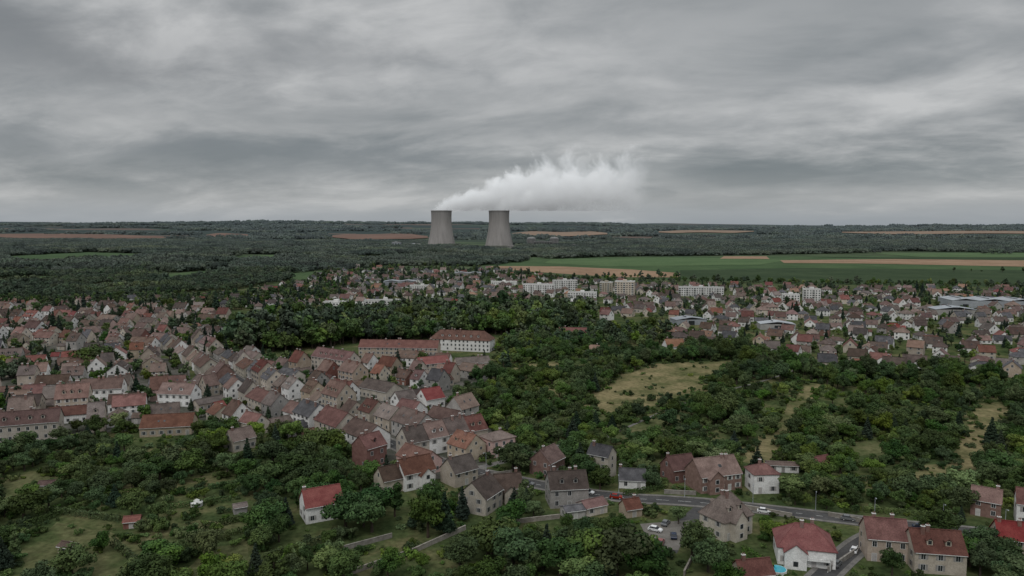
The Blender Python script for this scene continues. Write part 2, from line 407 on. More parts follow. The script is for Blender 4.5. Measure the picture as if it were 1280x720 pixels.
# hero houses (foreground) ---------------------------------------------------
hero('white_house', 402, 645, 28, 11.5, 9, 5.2, 3, 1, chim=1, front=18)
hero('garden_shed', 166, 658, 15, 4.5, 3.5, 2.2, 0, 5, chim=0, pitch=30, front=8)
hero('garden_shed', 85, 690, -20, 4, 3, 2.1, 1, 3, chim=0, pitch=25, front=6)
hero('garden_shed', 300, 640, 30, 4, 3, 2.1, 2, 2, chim=0, pitch=25, front=6)
hero('garden_shed', 60, 612, 10, 5, 3.5, 2.2, 0, 3, chim=0, pitch=28, front=6)
hero('brick_house', 462, 580, 50, 9.5, 9, 7.8, 0, 5, chim=2, dormers=1)
hero('detached_house', 518, 606, 35, 12, 9, 6.0, 0, 1, chim=2, wing=(2, 5, 2, 5))
hero('detached_house', 486, 612, 35, 7.5, 8, 4.8, 1, 0, chim=1)
for k in range(4):
    x0, y0 = G(516, 568)
    t = np.array([cos(radians(36)), sin(radians(36))]); p = np.array([x0, y0])+t*9.3*k
    me = house_mesh('terraced_house', 9.25, 10.5, 6.6+.35*((k*7) % 3), 43, 'gable', seed=40+k, chim=2, dormers=(k % 2)*2, velux=k % 2, detail=1)
    put('terraced_house', me, p[0], p[1], 36, mats={0: WALLS[[0, 1, 3, 0][k]], 1: ROOFS[[1, 0, 1, 0][k]]}); mark(p[0], p[1], 36, 9.3, 10, 1)
    limit(p[0], p[1]-12, 12, 16, 2.6)
hero('pink_house', 622, 566, 36, 11, 9, 6.8, 2, 4, 'hip', 24, chim=1, balcony=True)
hero('brick_house', 684, 590, 55, 10, 9, 5.4, 0, 5, chim=1)
hero('stone_house', 708, 628, 8, 12.5, 9.5, 6.3, 1, 2, chim=3, dormers=2)
hero('tall_house', 752, 594, -35, 8.5, 6.5, 8.4, 4, 0, chim=1)
hero('garage', 740, 640, 28, 8, 5.5, 2.8, 0, 0, chim=0, pitch=28)
hero('garage', 716, 645, 18, 6.5, 5, 2.6, 4, 2, chim=0, pitch=18, front=6)
hero('bungalow', 790, 606, -8, 9, 8, 3.0, 4, 1, chim=1, pitch=35)
hero('cottage', 788, 643, 20, 5.5, 5, 2.8, 0, 3, chim=1)
hero('detached_house', 601, 635, 62, 11, 10, 5.6, 1, 0, chim=1)
hero('detached_house', 634, 622, 12, 9, 8, 4.6, 1, 0, chim=1, wing=(0, 4, 2, 4))
hero('detached_house', 574, 602, 40, 10, 9, 5.2, 1, 3, chim=1)
hero('brick_house', 848, 598, 20, 10, 8.5, 4.8, 0, 5, chim=1)
hero('brick_house', 891, 608, 18, 16, 10.5, 5.8, 0, 5, chim=2, velux=2, wing=(-3, 5.5, 2, 5.4))
hero('white_house', 952, 612, 4, 8.8, 8, 6.8, 0, 1, 'hip', 30, chim=1)
hero('lean_to_shed', 977, 588, -8, 11, 5, 2.6, 2, 1, chim=0, pitch=10)
hero('manor_house', 907, 665, 32, 12, 9.5, 6.0, 2, 0, 'hip', 50, chim=2, dormers=2, wing=(-1, 5, 2, 5.8))
hero('white_house', 1004, 697, -14, 14.5, 11.5, 5.0, 3, 1, 'hip', 38, chim=2, wing=(-3, 5.5, 2.5, 4.6), balcony=True)
hero('detached_house', 1104, 694, -12, 10.5, 9, 6.4, 0, 3, chim=2)
hero('detached_house', 1166, 708, -10, 12.5, 9.5, 5.8, 0, 0, chim=2, dormers=2)
hero('detached_house', 1268, 694, -18, 10, 8, 5.8, 3, 3, chim=2)
hero('brick_house', 1232, 642, -35, 8, 7, 5.2, 0, 5, chim=1, front=6)
hero('white_house', 1298, 655, -30, 12, 8, 6.8, 0, 1, chim=1)
hero('cottage', 1025, 588, 25, 7, 5.5, 3.0, 3, 3, chim=0)
hero('cottage', 940, 726, 10, 9, 6, 3.0, 0, 0, chim=1)
hero('barn', 212, 540, 12, 21, 13, 4.0, 0, 3, chim=0, pitch=32, velux=2)
hero('detached_house', 318, 540, -35, 11, 8, 5, 0, 0, chim=1)
hero('detached_house', 300, 560, 50, 10, 8, 4.6, 2, 0, chim=1)
hero('town_house', 34, 548, 20, 26, 10, 7.6, 0, 0, chim=4, dormers=4)
hero('town_house', 130, 500, 12, 20, 10, 7, 1, 1, chim=3)
hero('town_house', 225, 505, -8, 18, 10, 6.4, 0, 1, chim=2, dormers=2)
hero('terraced_house', 538, 508, 40, 11, 10, 5, 3, 1, chim=1)
hero('terraced_house', 505, 512, 40, 10, 9, 5.5, 1, 1, chim=1)
hero('warehouse', 476, 496, -38, 22, 12, 5, 1, 0, chim=0, pitch=32)
hero('terraced_house', 430, 500, -38, 14, 10, 6, 0, 1, chim=2)
hero('school_building', 500, 447, -4, 55, 13, 8, 0, 3, chim=4, pitch=34, velux=3)
hero('school_building', 578, 437, -14, 46, 14, 8.5, 0, 1, 'hip', 40, chim=4, dormers=6)
hero('red_roof_hall', 540, 463, 28, 20, 12, 5.5, 3, 3, chim=0, pitch=30)
hero('school_building', 420, 462, -35, 34, 11, 8, 0, 0, chim=3, dormers=5)
hero('terraced_house', 590, 462, 20, 22, 10, 5, 1, 3, chim=2, pitch=32)
hero('detached_house', 842, 440, 12, 14, 10, 5, 5, 1, chim=1)
hero('detached_house', 716, 424, -5, 22, 10, 5, 3, 1, chim=1)
hero('detached_house', 660, 408, 20, 12, 9, 5, 3, 1, chim=1)

# old-town rows ---------------------------------------------------------------
TV = [house_mesh('terraced_house', w, d, h, p, 'gable', seed=100+i, chim=c, dormers=dm, velux=vx) for i, (w, d, h, p, c, dm, vx) in enumerate(
    [(8, 10, 5.6, 44, 2, 0, 1), (9.5, 10, 6.4, 45, 2, 2, 0), (7, 9.5, 5.2, 43, 1, 0, 0), (11, 10.5, 6.8, 44, 2, 2, 0), (12, 10, 5.6, 42, 1, 0, 2), (8.5, 11, 7.6, 40, 2, 1, 0), (10, 9, 5.0, 46, 2, 0, 1), (14, 11, 8.0, 42, 3, 3, 0), (6.5, 9.5, 6.2, 47, 1, 1, 0), (9, 10, 5.9, 42, 1, 0, 0), (16, 9, 4.6, 38, 1, 0, 1), (18, 12, 6.2, 36, 2, 0, 2)])]
TD = [8, 9.5, 7, 11, 12, 8.5, 10, 14, 6.5, 9, 16, 18]
OB = [house_mesh('outbuilding', w, d, h, p, 'gable', seed=200+i, chim=0) for i, (w, d, h, p) in enumerate([(7, 5, 3, 30), (10, 6, 3.4, 34), (5, 5, 2.8, 40), (14, 7, 3.6, 28)])]
def rpick(ws, r): return r.choices(range(len(ws)), ws)[0]
WW = [5, 3.8, 1.6, 2.8, .1, .6]
# houses fronting the main street
r = random.Random(77)
for sg in (-1, 1):
    P = np.array(main); dist_ = 0; nxt = 5
    for a, c in zip(P[:-1], P[1:]):
        ln = np.linalg.norm(c-a); t = (c-a)/ln; nn = np.array([-t[1], t[0]]); ang = math.degrees(math.atan2(t[1], t[0]))
        while nxt < dist_+ln:
            i = r.randrange(12); w = TD[i]; p = a+t*(nxt-dist_+w/2); q = p+nn*sg*(10.4+r.choice([0, 0, 0, .6, 1.4, 3]))
            if p[0] < -5 and isfree(q[0], q[1], ang, w-1.5, 7) and r.random() < .88:
                put('terraced_house', TV[i], q[0], q[1], ang+(0 if sg > 0 else 180)+r.uniform(-2, 2), scale=(1, 1, r.uniform(.78, 1.15)), mats={0: WALLS[rpick(WW, r)], 1: ROOFS[rpick([5, 4.5, 2.6, .3, .8, .12], r)]}); mark(q[0], q[1], ang, w, 10, .2)
                nxt += w*1.0
            else: nxt += 4
        dist_ += ln
def terrace(poly, ang, seed, dens=.93, obd=.7):
    r = random.Random(seed); t = np.array([cos(radians(ang)), sin(radians(ang))]); nn = np.array([-t[1], t[0]])
    P = np.array(poly); c0 = P.mean(0); ss = (P-c0) @ t; ns = (P-c0) @ nn
    n = ns.min(); k = 0
    while n < ns.max():
        wob = r.uniform(-6, 6)
        for row in (0, 1):
            off = n+4.5+(0 if row == 0 else 20+r.uniform(-2, 1)); s = ss.min()
            nxt = s+r.uniform(40, 80); curR = rpick([5, 4.5, 2.6, .4, .6, .15], r)
            while s < ss.max():
                i = r.randrange(len(TV)); w = TD[i]
                s += w/2
                if r.random() < .5: curR = rpick([5, 4.5, 2.4, .3, .8, .12], r)
                a2 = radians(ang+wob); p = c0+t*s+nn*(off+(s*sin(radians(wob)))+r.choice([0, 0, .8, -.8, 1.8, -1.8]))
                prob = dens*(1 if vnoise(p[0], p[1], 38, 61) > .3 else .4)
                ex = 90 if r.random() < .1 else 0
                if inpoly([p[0]], [p[1]], poly)[0] and r.random() < prob and isfree(p[0], p[1], ang+wob, w-2, 7):
                    put('terraced_house', TV[i], p[0], p[1], ang+wob+ex+(180 if row else 0)+r.uniform(-2, 2), scale=(1, 1, r.uniform(.75, 1.15)),
                        mats={0: WALLS[rpick(WW, r)], 1: ROOFS[curR]})
                    mark(p[0], p[1], ang+wob, w, 10, .2)
                s += w/2+.05
                if r.random() < .14: s += r.uniform(3, 10)
                if s > nxt: s += 6.5; nxt = s+r.uniform(40, 80)
        s = ss.min()
        while s < ss.max():
            s += r.uniform(8, 14); p = c0+t*s+nn*(n+14.5+r.uniform(-1, 1))
            a3 = ang+r.choice([0, 90])+r.uniform(-6, 6)
            if inpoly([p[0]], [p[1]], poly)[0] and r.random() < obd and isfree(p[0], p[1], a3, 5, 4):
                put('outbuilding', r.choice(OB), p[0], p[1], a3, mats={0: WALLS[rpick([5, 2, 3, 3, 0, .5], r)], 1: ROOFS[rpick([5, 5, 2, .4, 1, 0], r)]}); mark(p[0], p[1], a3, 7, 5, .2)
        n += 38+r.uniform(-2, 3); k += 1
TA = GP([(268, 440), (380, 462), (470, 462), (620, 470), (560, 500), (600, 525), (655, 560), (600, 590), (540, 600), (470, 600), (425, 560), (330, 540), (250, 525), (235, 480)])
TB = GP([(-220, 455), (80, 440), (235, 450), (245, 525), (190, 535), (90, 545), (0, 565), (-220, 600)])
TC = GP([(-260, 388), (0, 386), (120, 386), (250, 392), (300, 404), (300, 432), (265, 448), (120, 440), (-260, 455)])
TD2 = GP([(300, 442), (380, 455), (520, 450), (600, 455), (600, 466), (460, 470), (300, 455)])
terrace(TA, -40, 1, .93, .8); terrace(TB, 17, 2, .9, .7); terrace(TC, -14, 3, .7, .45); terrace(TD2, -6, 4, .7)

# suburbs ----------------------------------------------------------------------
DV = [house_mesh('detached_house', w, d, h, p, rt, seed=300+i, chim=c, velux=vx, wing=wg) for i, (w, d, h, p, rt, c, vx, wg) in enumerate(
    [(11, 9, 3.2, 42, 'gable', 1, 1, None), (12, 8.5, 3.0, 38, 'gable', 1, 0, (2, 4.5, 2, 3)), (10, 9, 5.4, 35, 'hip', 1, 0, None), (9.5, 8.5, 5.2, 42, 'gable', 1, 0, None), (13, 9, 3.2, 30, 'hip', 1, 0, (-3, 5, 2.5, 3.1)), (10, 8, 4.2, 45, 'gable', 1, 2, None)])]
def suburb(poly, step, seed, keep=.9, base=-12):
    gx, gy = scatter(poly, step, seed); r = random.Random(seed)
    for x, y in zip(gx, gy):
        a = base+r.choice([0, 90, 0, 180])+r.uniform(-12, 12)+20*math.sin(x/130+y/170)
        if r.random() > keep*(1 if vnoise(x, y, 60, 62) > .3 else .4) or not isfree(x, y, a, 11, 9, .5): continue
        put('detached_house', r.choice(DV), x, y, a, scale=r.uniform(.88, 1.15), mats={0: WALLS[rpick([3, 7, 1, 1.5, 0, .1], r)], 1: ROOFS[rpick([3.2, 5, 2, .5, 3, .7], r)]})
        mark(x, y, a, 12, 9, .3); limit(x, y-9, 12, 8, 3)
S1 = GP([(860, 398), (1000, 385), (1480, 385), (1560, 480), (1300, 478), (1180, 462), (1060, 468), (960, 445), (880, 440), (810, 418)])
S2 = GP([(560, 352), (700, 350), (880, 358), (1150, 362), (1480, 364), (1480, 386), (1000, 386), (850, 400), (745, 402), (640, 388), (560, 386)])
S3 = GP([(300, 366), (400, 352), (560, 345), (560, 386), (460, 388), (330, 392)])
S4 = GP([(420, 336), (560, 330), (640, 338), (700, 350), (560, 352), (380, 352)])
S5 = GP([(-200, 380), (200, 375), (300, 370), (320, 390), (120, 386), (-200, 388)])

def block(name, u, v, rot, w, d, floors, wall=1, pent=True):
    b = MB(); fh = 2.8; h = floors*fh+.6; hw, hd = w/2, d/2
    b.box(-hw, hw, -hd, hd, -.3, h, 0, 4)
    for (x0, x1, y0, y1) in ((-hw-.1, hw+.1, -hd-.1, -hd+.3), (-hw-.1, hw+.1, hd-.3, hd+.1), (-hw-.1, -hw+.3, -hd+.31, hd-.31), (hw-.3, hw+.1, -hd+.31, hd-.31)): b.box(x0, x1, y0, y1, h+.01, h+.7, 3)
    n = int(w/3.2)
    for fl in range(floors):
        z = fl*fh+1.1
        for k in range(n):
            c = -hw+w*(k+.5)/n
            for sg in (-1, 1):
                yy = sg*(hd+.03); ww = .8 if k % 3 else 1.2
                b.face([(c-ww, yy, z-.1), (c+ww, yy, z-.1), (c+ww, yy, z+1.25), (c-ww, yy, z+1.25)], 2)
                if k % 3 == 0:
                    y0, y1 = sorted((sg*(hd+.04), sg*(hd+1.1))); b.box(c-1.4, c+1.4, y0, y1, z-1.05, z-.9, 3)
                    y0, y1 = sorted((sg*(hd+1.0), sg*(hd+1.1))); b.box(c-1.4, c+1.4, y0, y1, z-.9, z-.05, 3)
        for k in range(max(1, int(d/5))):
            c = -hd+d*(k+.5)/max(1, int(d/5))
            for sg in (-1, 1): b.face([(sg*(hw+.03), c-.6, z), (sg*(hw+.03), c+.6, z), (sg*(hw+.03), c+.6, z+1.3), (sg*(hw+.03), c-.6, z+1.3)], 2)
    if pent: b.box(-2.5, 2.5, -2, 2, h, h+2.6, 0); b.box(hw*.5, hw*.5+2, -1, 1, h, h+1.6, 3)
    x, y = G(u, v)
    put(name, b.mesh(name, [WALLS[wall], ROOFS[0], GLASS, FRAME, CONC, CONC]), x, y, rot); mark(x, y, rot, w, d, 4)
    limit(x, y-45, w+20, 70, 5)
block('apartment_block', 674, 369, -12, 42, 12, 5)
block('apartment_block', 706, 363, 8, 34, 12, 5)
block('apartment_block', 728, 374, -10, 36, 12, 3)
block('apartment_tower', 758, 366, -15, 17, 15, 5, 0)
block('apartment_tower', 781, 371, -15, 25, 18, 7, 0)
block('apartment_block', 876, 370, -12, 58, 12, 4)
block('apartment_block', 1014, 376, -15, 20, 12, 5)
block('apartment_block', 988, 377, -15, 20, 12, 3)
block('apartment_block', 421, 395, -12, 24, 12, 5)
block('apartment_block', 482, 385, 6, 44, 12, 3)
block('apartment_block', 528, 362, 5, 36, 14, 2)
block('apartment_block', 630, 357, 5, 40, 14, 2)
block('apartment_block', 716, 383, -6, 44, 14, 2)
def shed(name, u, v, rot, w, d, h, mat=METAL):
    b = MB(); hw, hd = w/2, d/2
    b.box(-hw, hw, -hd, hd, -.3, h, 0)
    n = max(1, int(w/25))
    for k in range(n):
        x0 = -hw-.3+(w+.6)*k/n; x1 = -hw-.3+(w+.6)*(k+1)/n; m = (x0+x1)/2; rr = (x1-x0)*.07
        b.slab([(x0, -hd-.3, h+.25), (m, -hd-.3, h+rr+.25), (m, hd+.3, h+rr+.25), (x0, hd+.3, h+.25)], .2, 1)
        b.slab([(m, -hd-.3, h+rr+.25), (x1, -hd-.3, h+.25), (x1, hd+.3, h+.25), (m, hd+.3, h+rr+.25)], .2, 1)
        b.box(m-3, m+3, -hd-.08, -hd-.02, 0, min(h-1, 5), 2); b.box(m-4, m-3.6, -hd+4, hd-4, h+rr*.9+.3, h+rr*.9+.9, 2)
    x, y = G(u, v)
    put(name, b.mesh(name, [mat, METAL, GLASS]), x, y, rot); mark(x, y, rot, w, d, 3); limit(x, y-30, w, 40, 5)
shed('warehouse', 1232, 384, -10, 86, 40, 9)
shed('warehouse', 1190, 393, -10, 40, 22, 6, CONC)
shed('warehouse', 970, 411, -8, 30, 16, 5, CONC)
shed('warehouse', 860, 405, 10, 30, 16, 5)
shed('warehouse', 500, 356, 4, 50, 22, 6)
shed('warehouse', 585, 345, 4, 50, 22, 6, CONC)
suburb(S1, 20.5, 51, .97); suburb(S2, 24, 52, .85); suburb(S3, 24, 53, .75, 10); suburb(S4, 30, 54, .7, 0); suburb(S5, 24, 55, .65, 10)
suburb(GP([(640, 440), (760, 425), (830, 432), (800, 445), (700, 450)]), 34, 56, .35)

# ------------------------------------------------------------------ trees
def frames(Nv, r):
    a = np.cross(Nv, r.normal(size=Nv.shape)); a /= np.linalg.norm(a, axis=1)[:, None]+1e-9
    return a, np.cross(Nv, a)
def leafcloud(P, Nv, size, r):
    a, c = frames(Nv, r); n = len(P); s = size*r.uniform(.55, 1.35, (n, 1)); k = r.uniform(.6, 1.0, (n, 1))
    j = lambda: r.uniform(.75, 1.25, (n, 1))
    return np.stack([P-a*s*j()-c*s*k*.5*j(), P+a*s*.5*j()-c*s*k*j(), P+a*s*j()+c*s*k*.5*j(), P-a*s*.5*j()+c*s*k*j()], 1).reshape(-1, 3)
def rdir(r, n):
    d = r.normal(size=(n, 3)); return d/np.linalg.norm(d, axis=1)[:, None]
def tree_mesh(name, seed, H, R, ncl, nl, leaf, mat, style='round', trunk=True):
    r = np.random.RandomState(seed); b = MB(); C = []; Rad = []
    if style == 'round' or style == 'bush':
        cz = H*(.58 if style == 'round' else .45); rz = H*(.40 if style == 'round' else .42)
        lean = r.uniform(-.12, .12, 2)*R
        for k in range(ncl):
            d = rdir(r, 1)[0]; q = r.uniform(.35, .9)
            if d[2] < -.4 and style == 'round': d[2] *= .6
            c = np.array([d[0]*R*q*r.uniform(.8, 1.2)+lean[0], d[1]*R*q*r.uniform(.8, 1.2)+lean[1], cz+d[2]*rz*q])
            C.append(c); Rad.append(R*r.uniform(.18, .40))
    elif style == 'poplar':
        for k in range(ncl):
            t = r.rand(); z = H*(.15+.8*t); w = R*(1-abs(t-.35)*1.1)
            a = r.uniform(0, 2*pi); C.append(np.array([cos(a)*w*.5, sin(a)*w*.5, z])); Rad.append(R*r.uniform(.4, .6)*(1-.5*t))
    elif style == 'conifer':
        for k in range(ncl):
            t = (k+.5)/ncl; z = H*(.12+.85*t); w = R*(1-t)**.85
            a = k*2.4+r.uniform(-.4, .4); C.append(np.array([cos(a)*w*.6, sin(a)*w*.6, z])); Rad.append(max(.35, w*.5))
    V = []
    tot = sum(q*q for q in Rad)
    for c, q in zip(C, Rad):
        n = max(6, int(nl*q*q/tot)); d = rdir(r, n)
        rad = q*r.uniform(.7, 1.12, (n, 1)); P = c+d*rad*np.array([1, 1, .8 if style != 'conifer' else .45])
        Nv = d+r.normal(size=(n, 3))*.4+np.array([0, 0, .2]); Nv /= np.linalg.norm(Nv, axis=1)[:, None]
        V.append(leafcloud(P, Nv, leaf, r))
    V = np.concatenate(V)
    if trunk:
        tr = .045*R+.06; b.cyl((0, 0, -.3), (0, 0, H*.35), tr*1.5, tr, 7, 0, False); b.cyl((0, 0, H*.35), (0, 0, H*.75), tr, tr*.35, 6, 0, False)
        for k in range(min(6, len(C))):
            c = C[(k*5) % len(C)]; b.cyl((0, 0, H*(.25+.05*k)), tuple(c), tr*.55, tr*.15, 5, 0, False)
    nb = len(b.v); nf = len(b.f)
    verts = b.v+V.tolist(); nq = len(V)//4
    faces = b.f+[(nb+4*i, nb+4*i+1, nb+4*i+2, nb+4*i+3) for i in range(nq)]
    me = bpy.data.meshes.new(name); me.from_pydata(verts, [], faces); me.materials.append(BARK); me.materials.append(mat)
    mi = np.zeros(len(faces), np.int32); mi[nf:] = 1; me.polygons.foreach_set('material_index', mi); me.update()
    return me
NT = [tree_mesh('broadleaf_tree', 1, 9, 4.2, 34, 3800, .25, LEAF), tree_mesh('broadleaf_tree', 2, 11, 4.6, 40, 4400, .26, LEAF), tree_mesh('broadleaf_tree', 3, 8, 3.6, 26, 3000, .23, LEAFL),
      tree_mesh('broadleaf_tree', 4, 7.5, 3.9, 30, 3200, .23, LEAF), tree_mesh('broadleaf_tree', 5, 10, 3.7, 32, 3400, .24, LEAF), tree_mesh('broadleaf_tree', 6, 8.5, 4.0, 30, 3400, .24, LEAFL), tree_mesh('broadleaf_tree', 7, 9, 3.4, 22, 3000, .24, LEAF)]
NTH = [9, 11, 8, 7.5, 10, 8.5, 9]
CONF = [tree_mesh('conifer_tree', 11, 12, 3.0, 46, 3600, .26, LEAFD, 'conifer'), tree_mesh('conifer_tree', 12, 10, 3.4, 40, 3200, .26, LEAFD, 'conifer')]
POP = tree_mesh('poplar_tree', 15, 14, 2.0, 30, 2600, .26, LEAF, 'poplar')
BUSH = [tree_mesh('shrub', 21, 2.6, 1.8, 14, 900, .16, LEAF, 'bush', False), tree_mesh('shrub', 22, 2.0, 1.5, 12, 700, .16, LEAFL, 'bush', False), tree_mesh('shrub', 23, 3.4, 2.2, 16, 1200, .18, LEAF, 'bush', False), tree_mesh('shrub', 24, 1.4, 1.7, 10, 600, .16, LEAFL, 'bush', False)]
MT = [tree_mesh('mid_tree', 31, 9, 4.2, 20, 1000, .46, LEAF), tree_mesh('mid_tree', 32, 11, 4.6, 22, 1100, .5, LEAFF), tree_mesh('mid_tree', 33, 8, 3.9, 18, 900, .46, LEAFL), tree_mesh('mid_tree', 34, 10, 4.0, 20, 1000, .46, LEAF), tree_mesh('mid_conifer', 35, 12, 3, 30, 900, .5, LEAFD, 'conifer')]
MTF = [tree_mesh('wood_tree', 41+i, 10, 4.6, 18, 750, .6, LEAFF) for i in range(4)]
def clump_mesh(seed):
    r = np.random.RandomState(seed); V = []
    for k in range(22):
        cx, cy = r.uniform(-17, 17, 2); H = r.uniform(8, 16); R = r.uniform(3.2, 5.8)
        n = 110; d = rdir(r, n); d[:, 2] = np.abs(d[:, 2])*1.0-.25
        P = np.array([cx, cy, H-4.5])+d*np.array([R, R, 4.5])*r.uniform(.75, 1.1, (n, 1))
        Nv = d+r.normal(size=(n, 3))*.4+np.array([0, 0, .5]); Nv /= np.linalg.norm(Nv, axis=1)[:, None]
        V.append(leafcloud(P, Nv, 1.15, r))
    V = np.concatenate(V); me = bpy.data.meshes.new('woodland_clump'); nq = len(V)//4
    me.from_pydata(V.tolist(), [], [(4*i, 4*i+1, 4*i+2, 4*i+3) for i in range(nq)]); me.materials.append(LEAFW); return me
CL = [clump_mesh(60+i) for i in range(5)]
def protocol(name, meshes):
    c = bpy.data.collections.new(name)
    for i, m in enumerate(meshes): c.objects.link(bpy.data.objects.new(name+'_proto_%02d' % i, m))
    return c
PC_MID = protocol('midtrees', MT[:4]); PC_MIDC = protocol('midtreesc', MT); PC_WOOD = protocol('woodtrees', MTF); PC_NEAR = protocol('neartrees', NT); PC_BUSH = protocol('bushes', BUSH); PC_CL = protocol('clumps', CL)
def gnscatter(name, coll, x, y, sc, z=None, seed=0):
    n = len(x)
    if n == 0: return
    r = np.random.RandomState(seed); z = np.zeros(n) if z is None else z
    me = bpy.data.meshes.new(name); me.from_pydata(np.stack([x, y, z], 1).tolist(), [], [])
    def at(nm, t, d): a = me.attributes.new(nm, t, 'POINT'); a.data.foreach_set('value', d)
    at('rot', 'FLOAT', r.uniform(0, 2*pi, n).astype(np.float32)); at('idx', 'INT', r.randint(0, 1000, n).astype(np.int32))
    at('scl', 'FLOAT', np.asarray(sc, np.float32)); at('sclz', 'FLOAT', np.asarray(sc*r.uniform(.8, 1.25, n), np.float32))
    ng = bpy.data.node_groups.new(name, 'GeometryNodeTree')
    ng.interface.new_socket('Geometry', in_out='INPUT', socket_type='NodeSocketGeometry'); ng.interface.new_socket('Geometry', in_out='OUTPUT', socket_type='NodeSocketGeometry')
    gi = ng.nodes.new('NodeGroupInput'); go = ng.nodes.new('NodeGroupOutput'); io = ng.nodes.new('GeometryNodeInstanceOnPoints')
    ci = ng.nodes.new('GeometryNodeCollectionInfo'); ci.inputs['Collection'].default_value = coll
    ci.inputs['Separate Children'].default_value = True; ci.inputs['Reset Children'].default_value = True
    def na(nm, t):
        a = ng.nodes.new('GeometryNodeInputNamedAttribute'); a.data_type = t; a.inputs['Name'].default_value = nm
        return next(o for o in a.outputs if o.enabled and o.name == 'Attribute')
    cr = ng.nodes.new('ShaderNodeCombineXYZ'); ng.links.new(na('rot', 'FLOAT'), cr.inputs[2])
    cs = ng.nodes.new('ShaderNodeCombineXYZ'); s = na('scl', 'FLOAT'); ng.links.new(s, cs.inputs[0]); ng.links.new(s, cs.inputs[1]); ng.links.new(na('sclz', 'FLOAT'), cs.inputs[2])
    io.inputs['Pick Instance'].default_value = True
    ng.links.new(gi.outputs[0], io.inputs['Points']); ng.links.new(ci.outputs[0], io.inputs['Instance']); ng.links.new(na('idx', 'INT'), io.inputs['Instance Index'])
    ng.links.new(cr.outputs[0], io.inputs['Rotation']); ng.links.new(cs.outputs[0], io.inputs['Scale']); ng.links.new(io.outputs[0], go.inputs[0])
    ob = put(name, me, 0, 0); md = ob.modifiers.new('scatter', 'NODES'); md.node_group = ng
    return ob

# clearings (meadows)
GRASS_DRY = M('meadow_dry', (0.075, 0.086, 0.036), (0.215, 0.180, 0.098), 0.05, rand=0, coord='Pos', detail=10, lo=.36, hi=.62, fine=.8, spec=0)
GRASS_OLIVE = M('meadow_olive', (0.052, 0.072, 0.028), (0.135, 0.130, 0.066), 0.06, rand=0, coord='Pos', detail=10, lo=.36, hi=.64, fine=.8, spec=0)
clear = [(GRASS_DRY, [(722, 508), (742, 490), (780, 468), (822, 455), (918, 450), (926, 462), (872, 474), (905, 488), (858, 500), (800, 512), (760, 518)]),
         (GRASS_DRY, [(618, 468), (650, 456), (700, 450), (702, 458), (655, 468), (630, 474)]),
         (GRASS_DRY, [(1175, 612), (1195, 560), (1225, 505), (1262, 500), (1258, 540), (1228, 590), (1215, 618)]),
         (GRASS_OLIVE, [(770, 548), (800, 525), (850, 516), (860, 525), (820, 545), (790, 556)]),
         (GRASS_DRY, [(930, 575), (960, 540), (985, 500), (1010, 478), (1030, 480), (1000, 520), (980, 560), (955, 582)]),
         (GRASS_OLIVE, [(1030, 560), (1100, 545), (1130, 565), (1060, 590)]),
         (GRASS_OLIVE, [(15, 700), (70, 655), (150, 668), (175, 700), (150, 725), (20, 730)]),
         (GRASS_OLIVE, [(230, 715), (255, 685), (320, 680), (330, 705), (290, 730), (230, 735)]),
         (GRASS_OLIVE, [(0, 600), (60, 590), (90, 605), (40, 622), (-10, 625)]),
         (GRASS_OLIVE, [(225, 655), (330, 648), (345, 662), (240, 668)]),
         (GRASS_OLIVE, [(430, 708), (480, 685), (510, 692), (450, 722)]),
         (GRASS_DRY, [(660, 490), (700, 482), (715, 492), (675, 500)]),
         (GRASS_DRY, [(1130, 590), (1190, 578), (1195, 600), (1140, 612)]),
         (GRASS_OLIVE, [(600, 575), (655, 565), (665, 578), (610, 588)]),
         (GRASS_DRY, [(850, 492), (895, 486), (890, 500), (860, 504)])]
for k, (m, p) in enumerate(clear):
    sheet('meadow', GP(p), 0.012+.001*k, m, 2.6, 5, k, avoid=True)

def wall(pts, h=1.7, t=.35):
    for a, c in zip(pts[:-1], pts[1:]):
        ln = math.hypot(c[0]-a[0], c[1]-a[1]); b = MB(); b.box(-ln/2, ln/2, -t/2, t/2, -.2, h, 0); b.box(-ln/2, ln/2, -t/2-.06, t/2+.06, h+.002, h+.12, 1)
        ang = math.degrees(math.atan2(c[1]-a[1], c[0]-a[0])); x, y = (a[0]+c[0])/2, (a[1]+c[1])/2
        put('garden_wall', b.mesh('garden_wall', [STONE, STONE]), x, y, ang); mark(x, y, ang, ln, .6, .4)
        limit(x, y-3, ln*.8, 6, 2.2)
for w in ([(440, 718), (520, 690), (582, 662)], [(1035, 645), (1130, 664)], [(1145, 668), (1240, 682)], [(640, 592), (590, 600)], [(830, 617), (870, 619)], [(760, 627), (700, 640)], [(640, 655), (700, 648)], [(1035, 715), (1072, 690)],
          [(870, 690), (855, 720)], [(640, 580), (668, 574)], [(430, 688), (490, 672)], [(930, 636), (990, 647)]):
    wall(GP(w), 1.3)
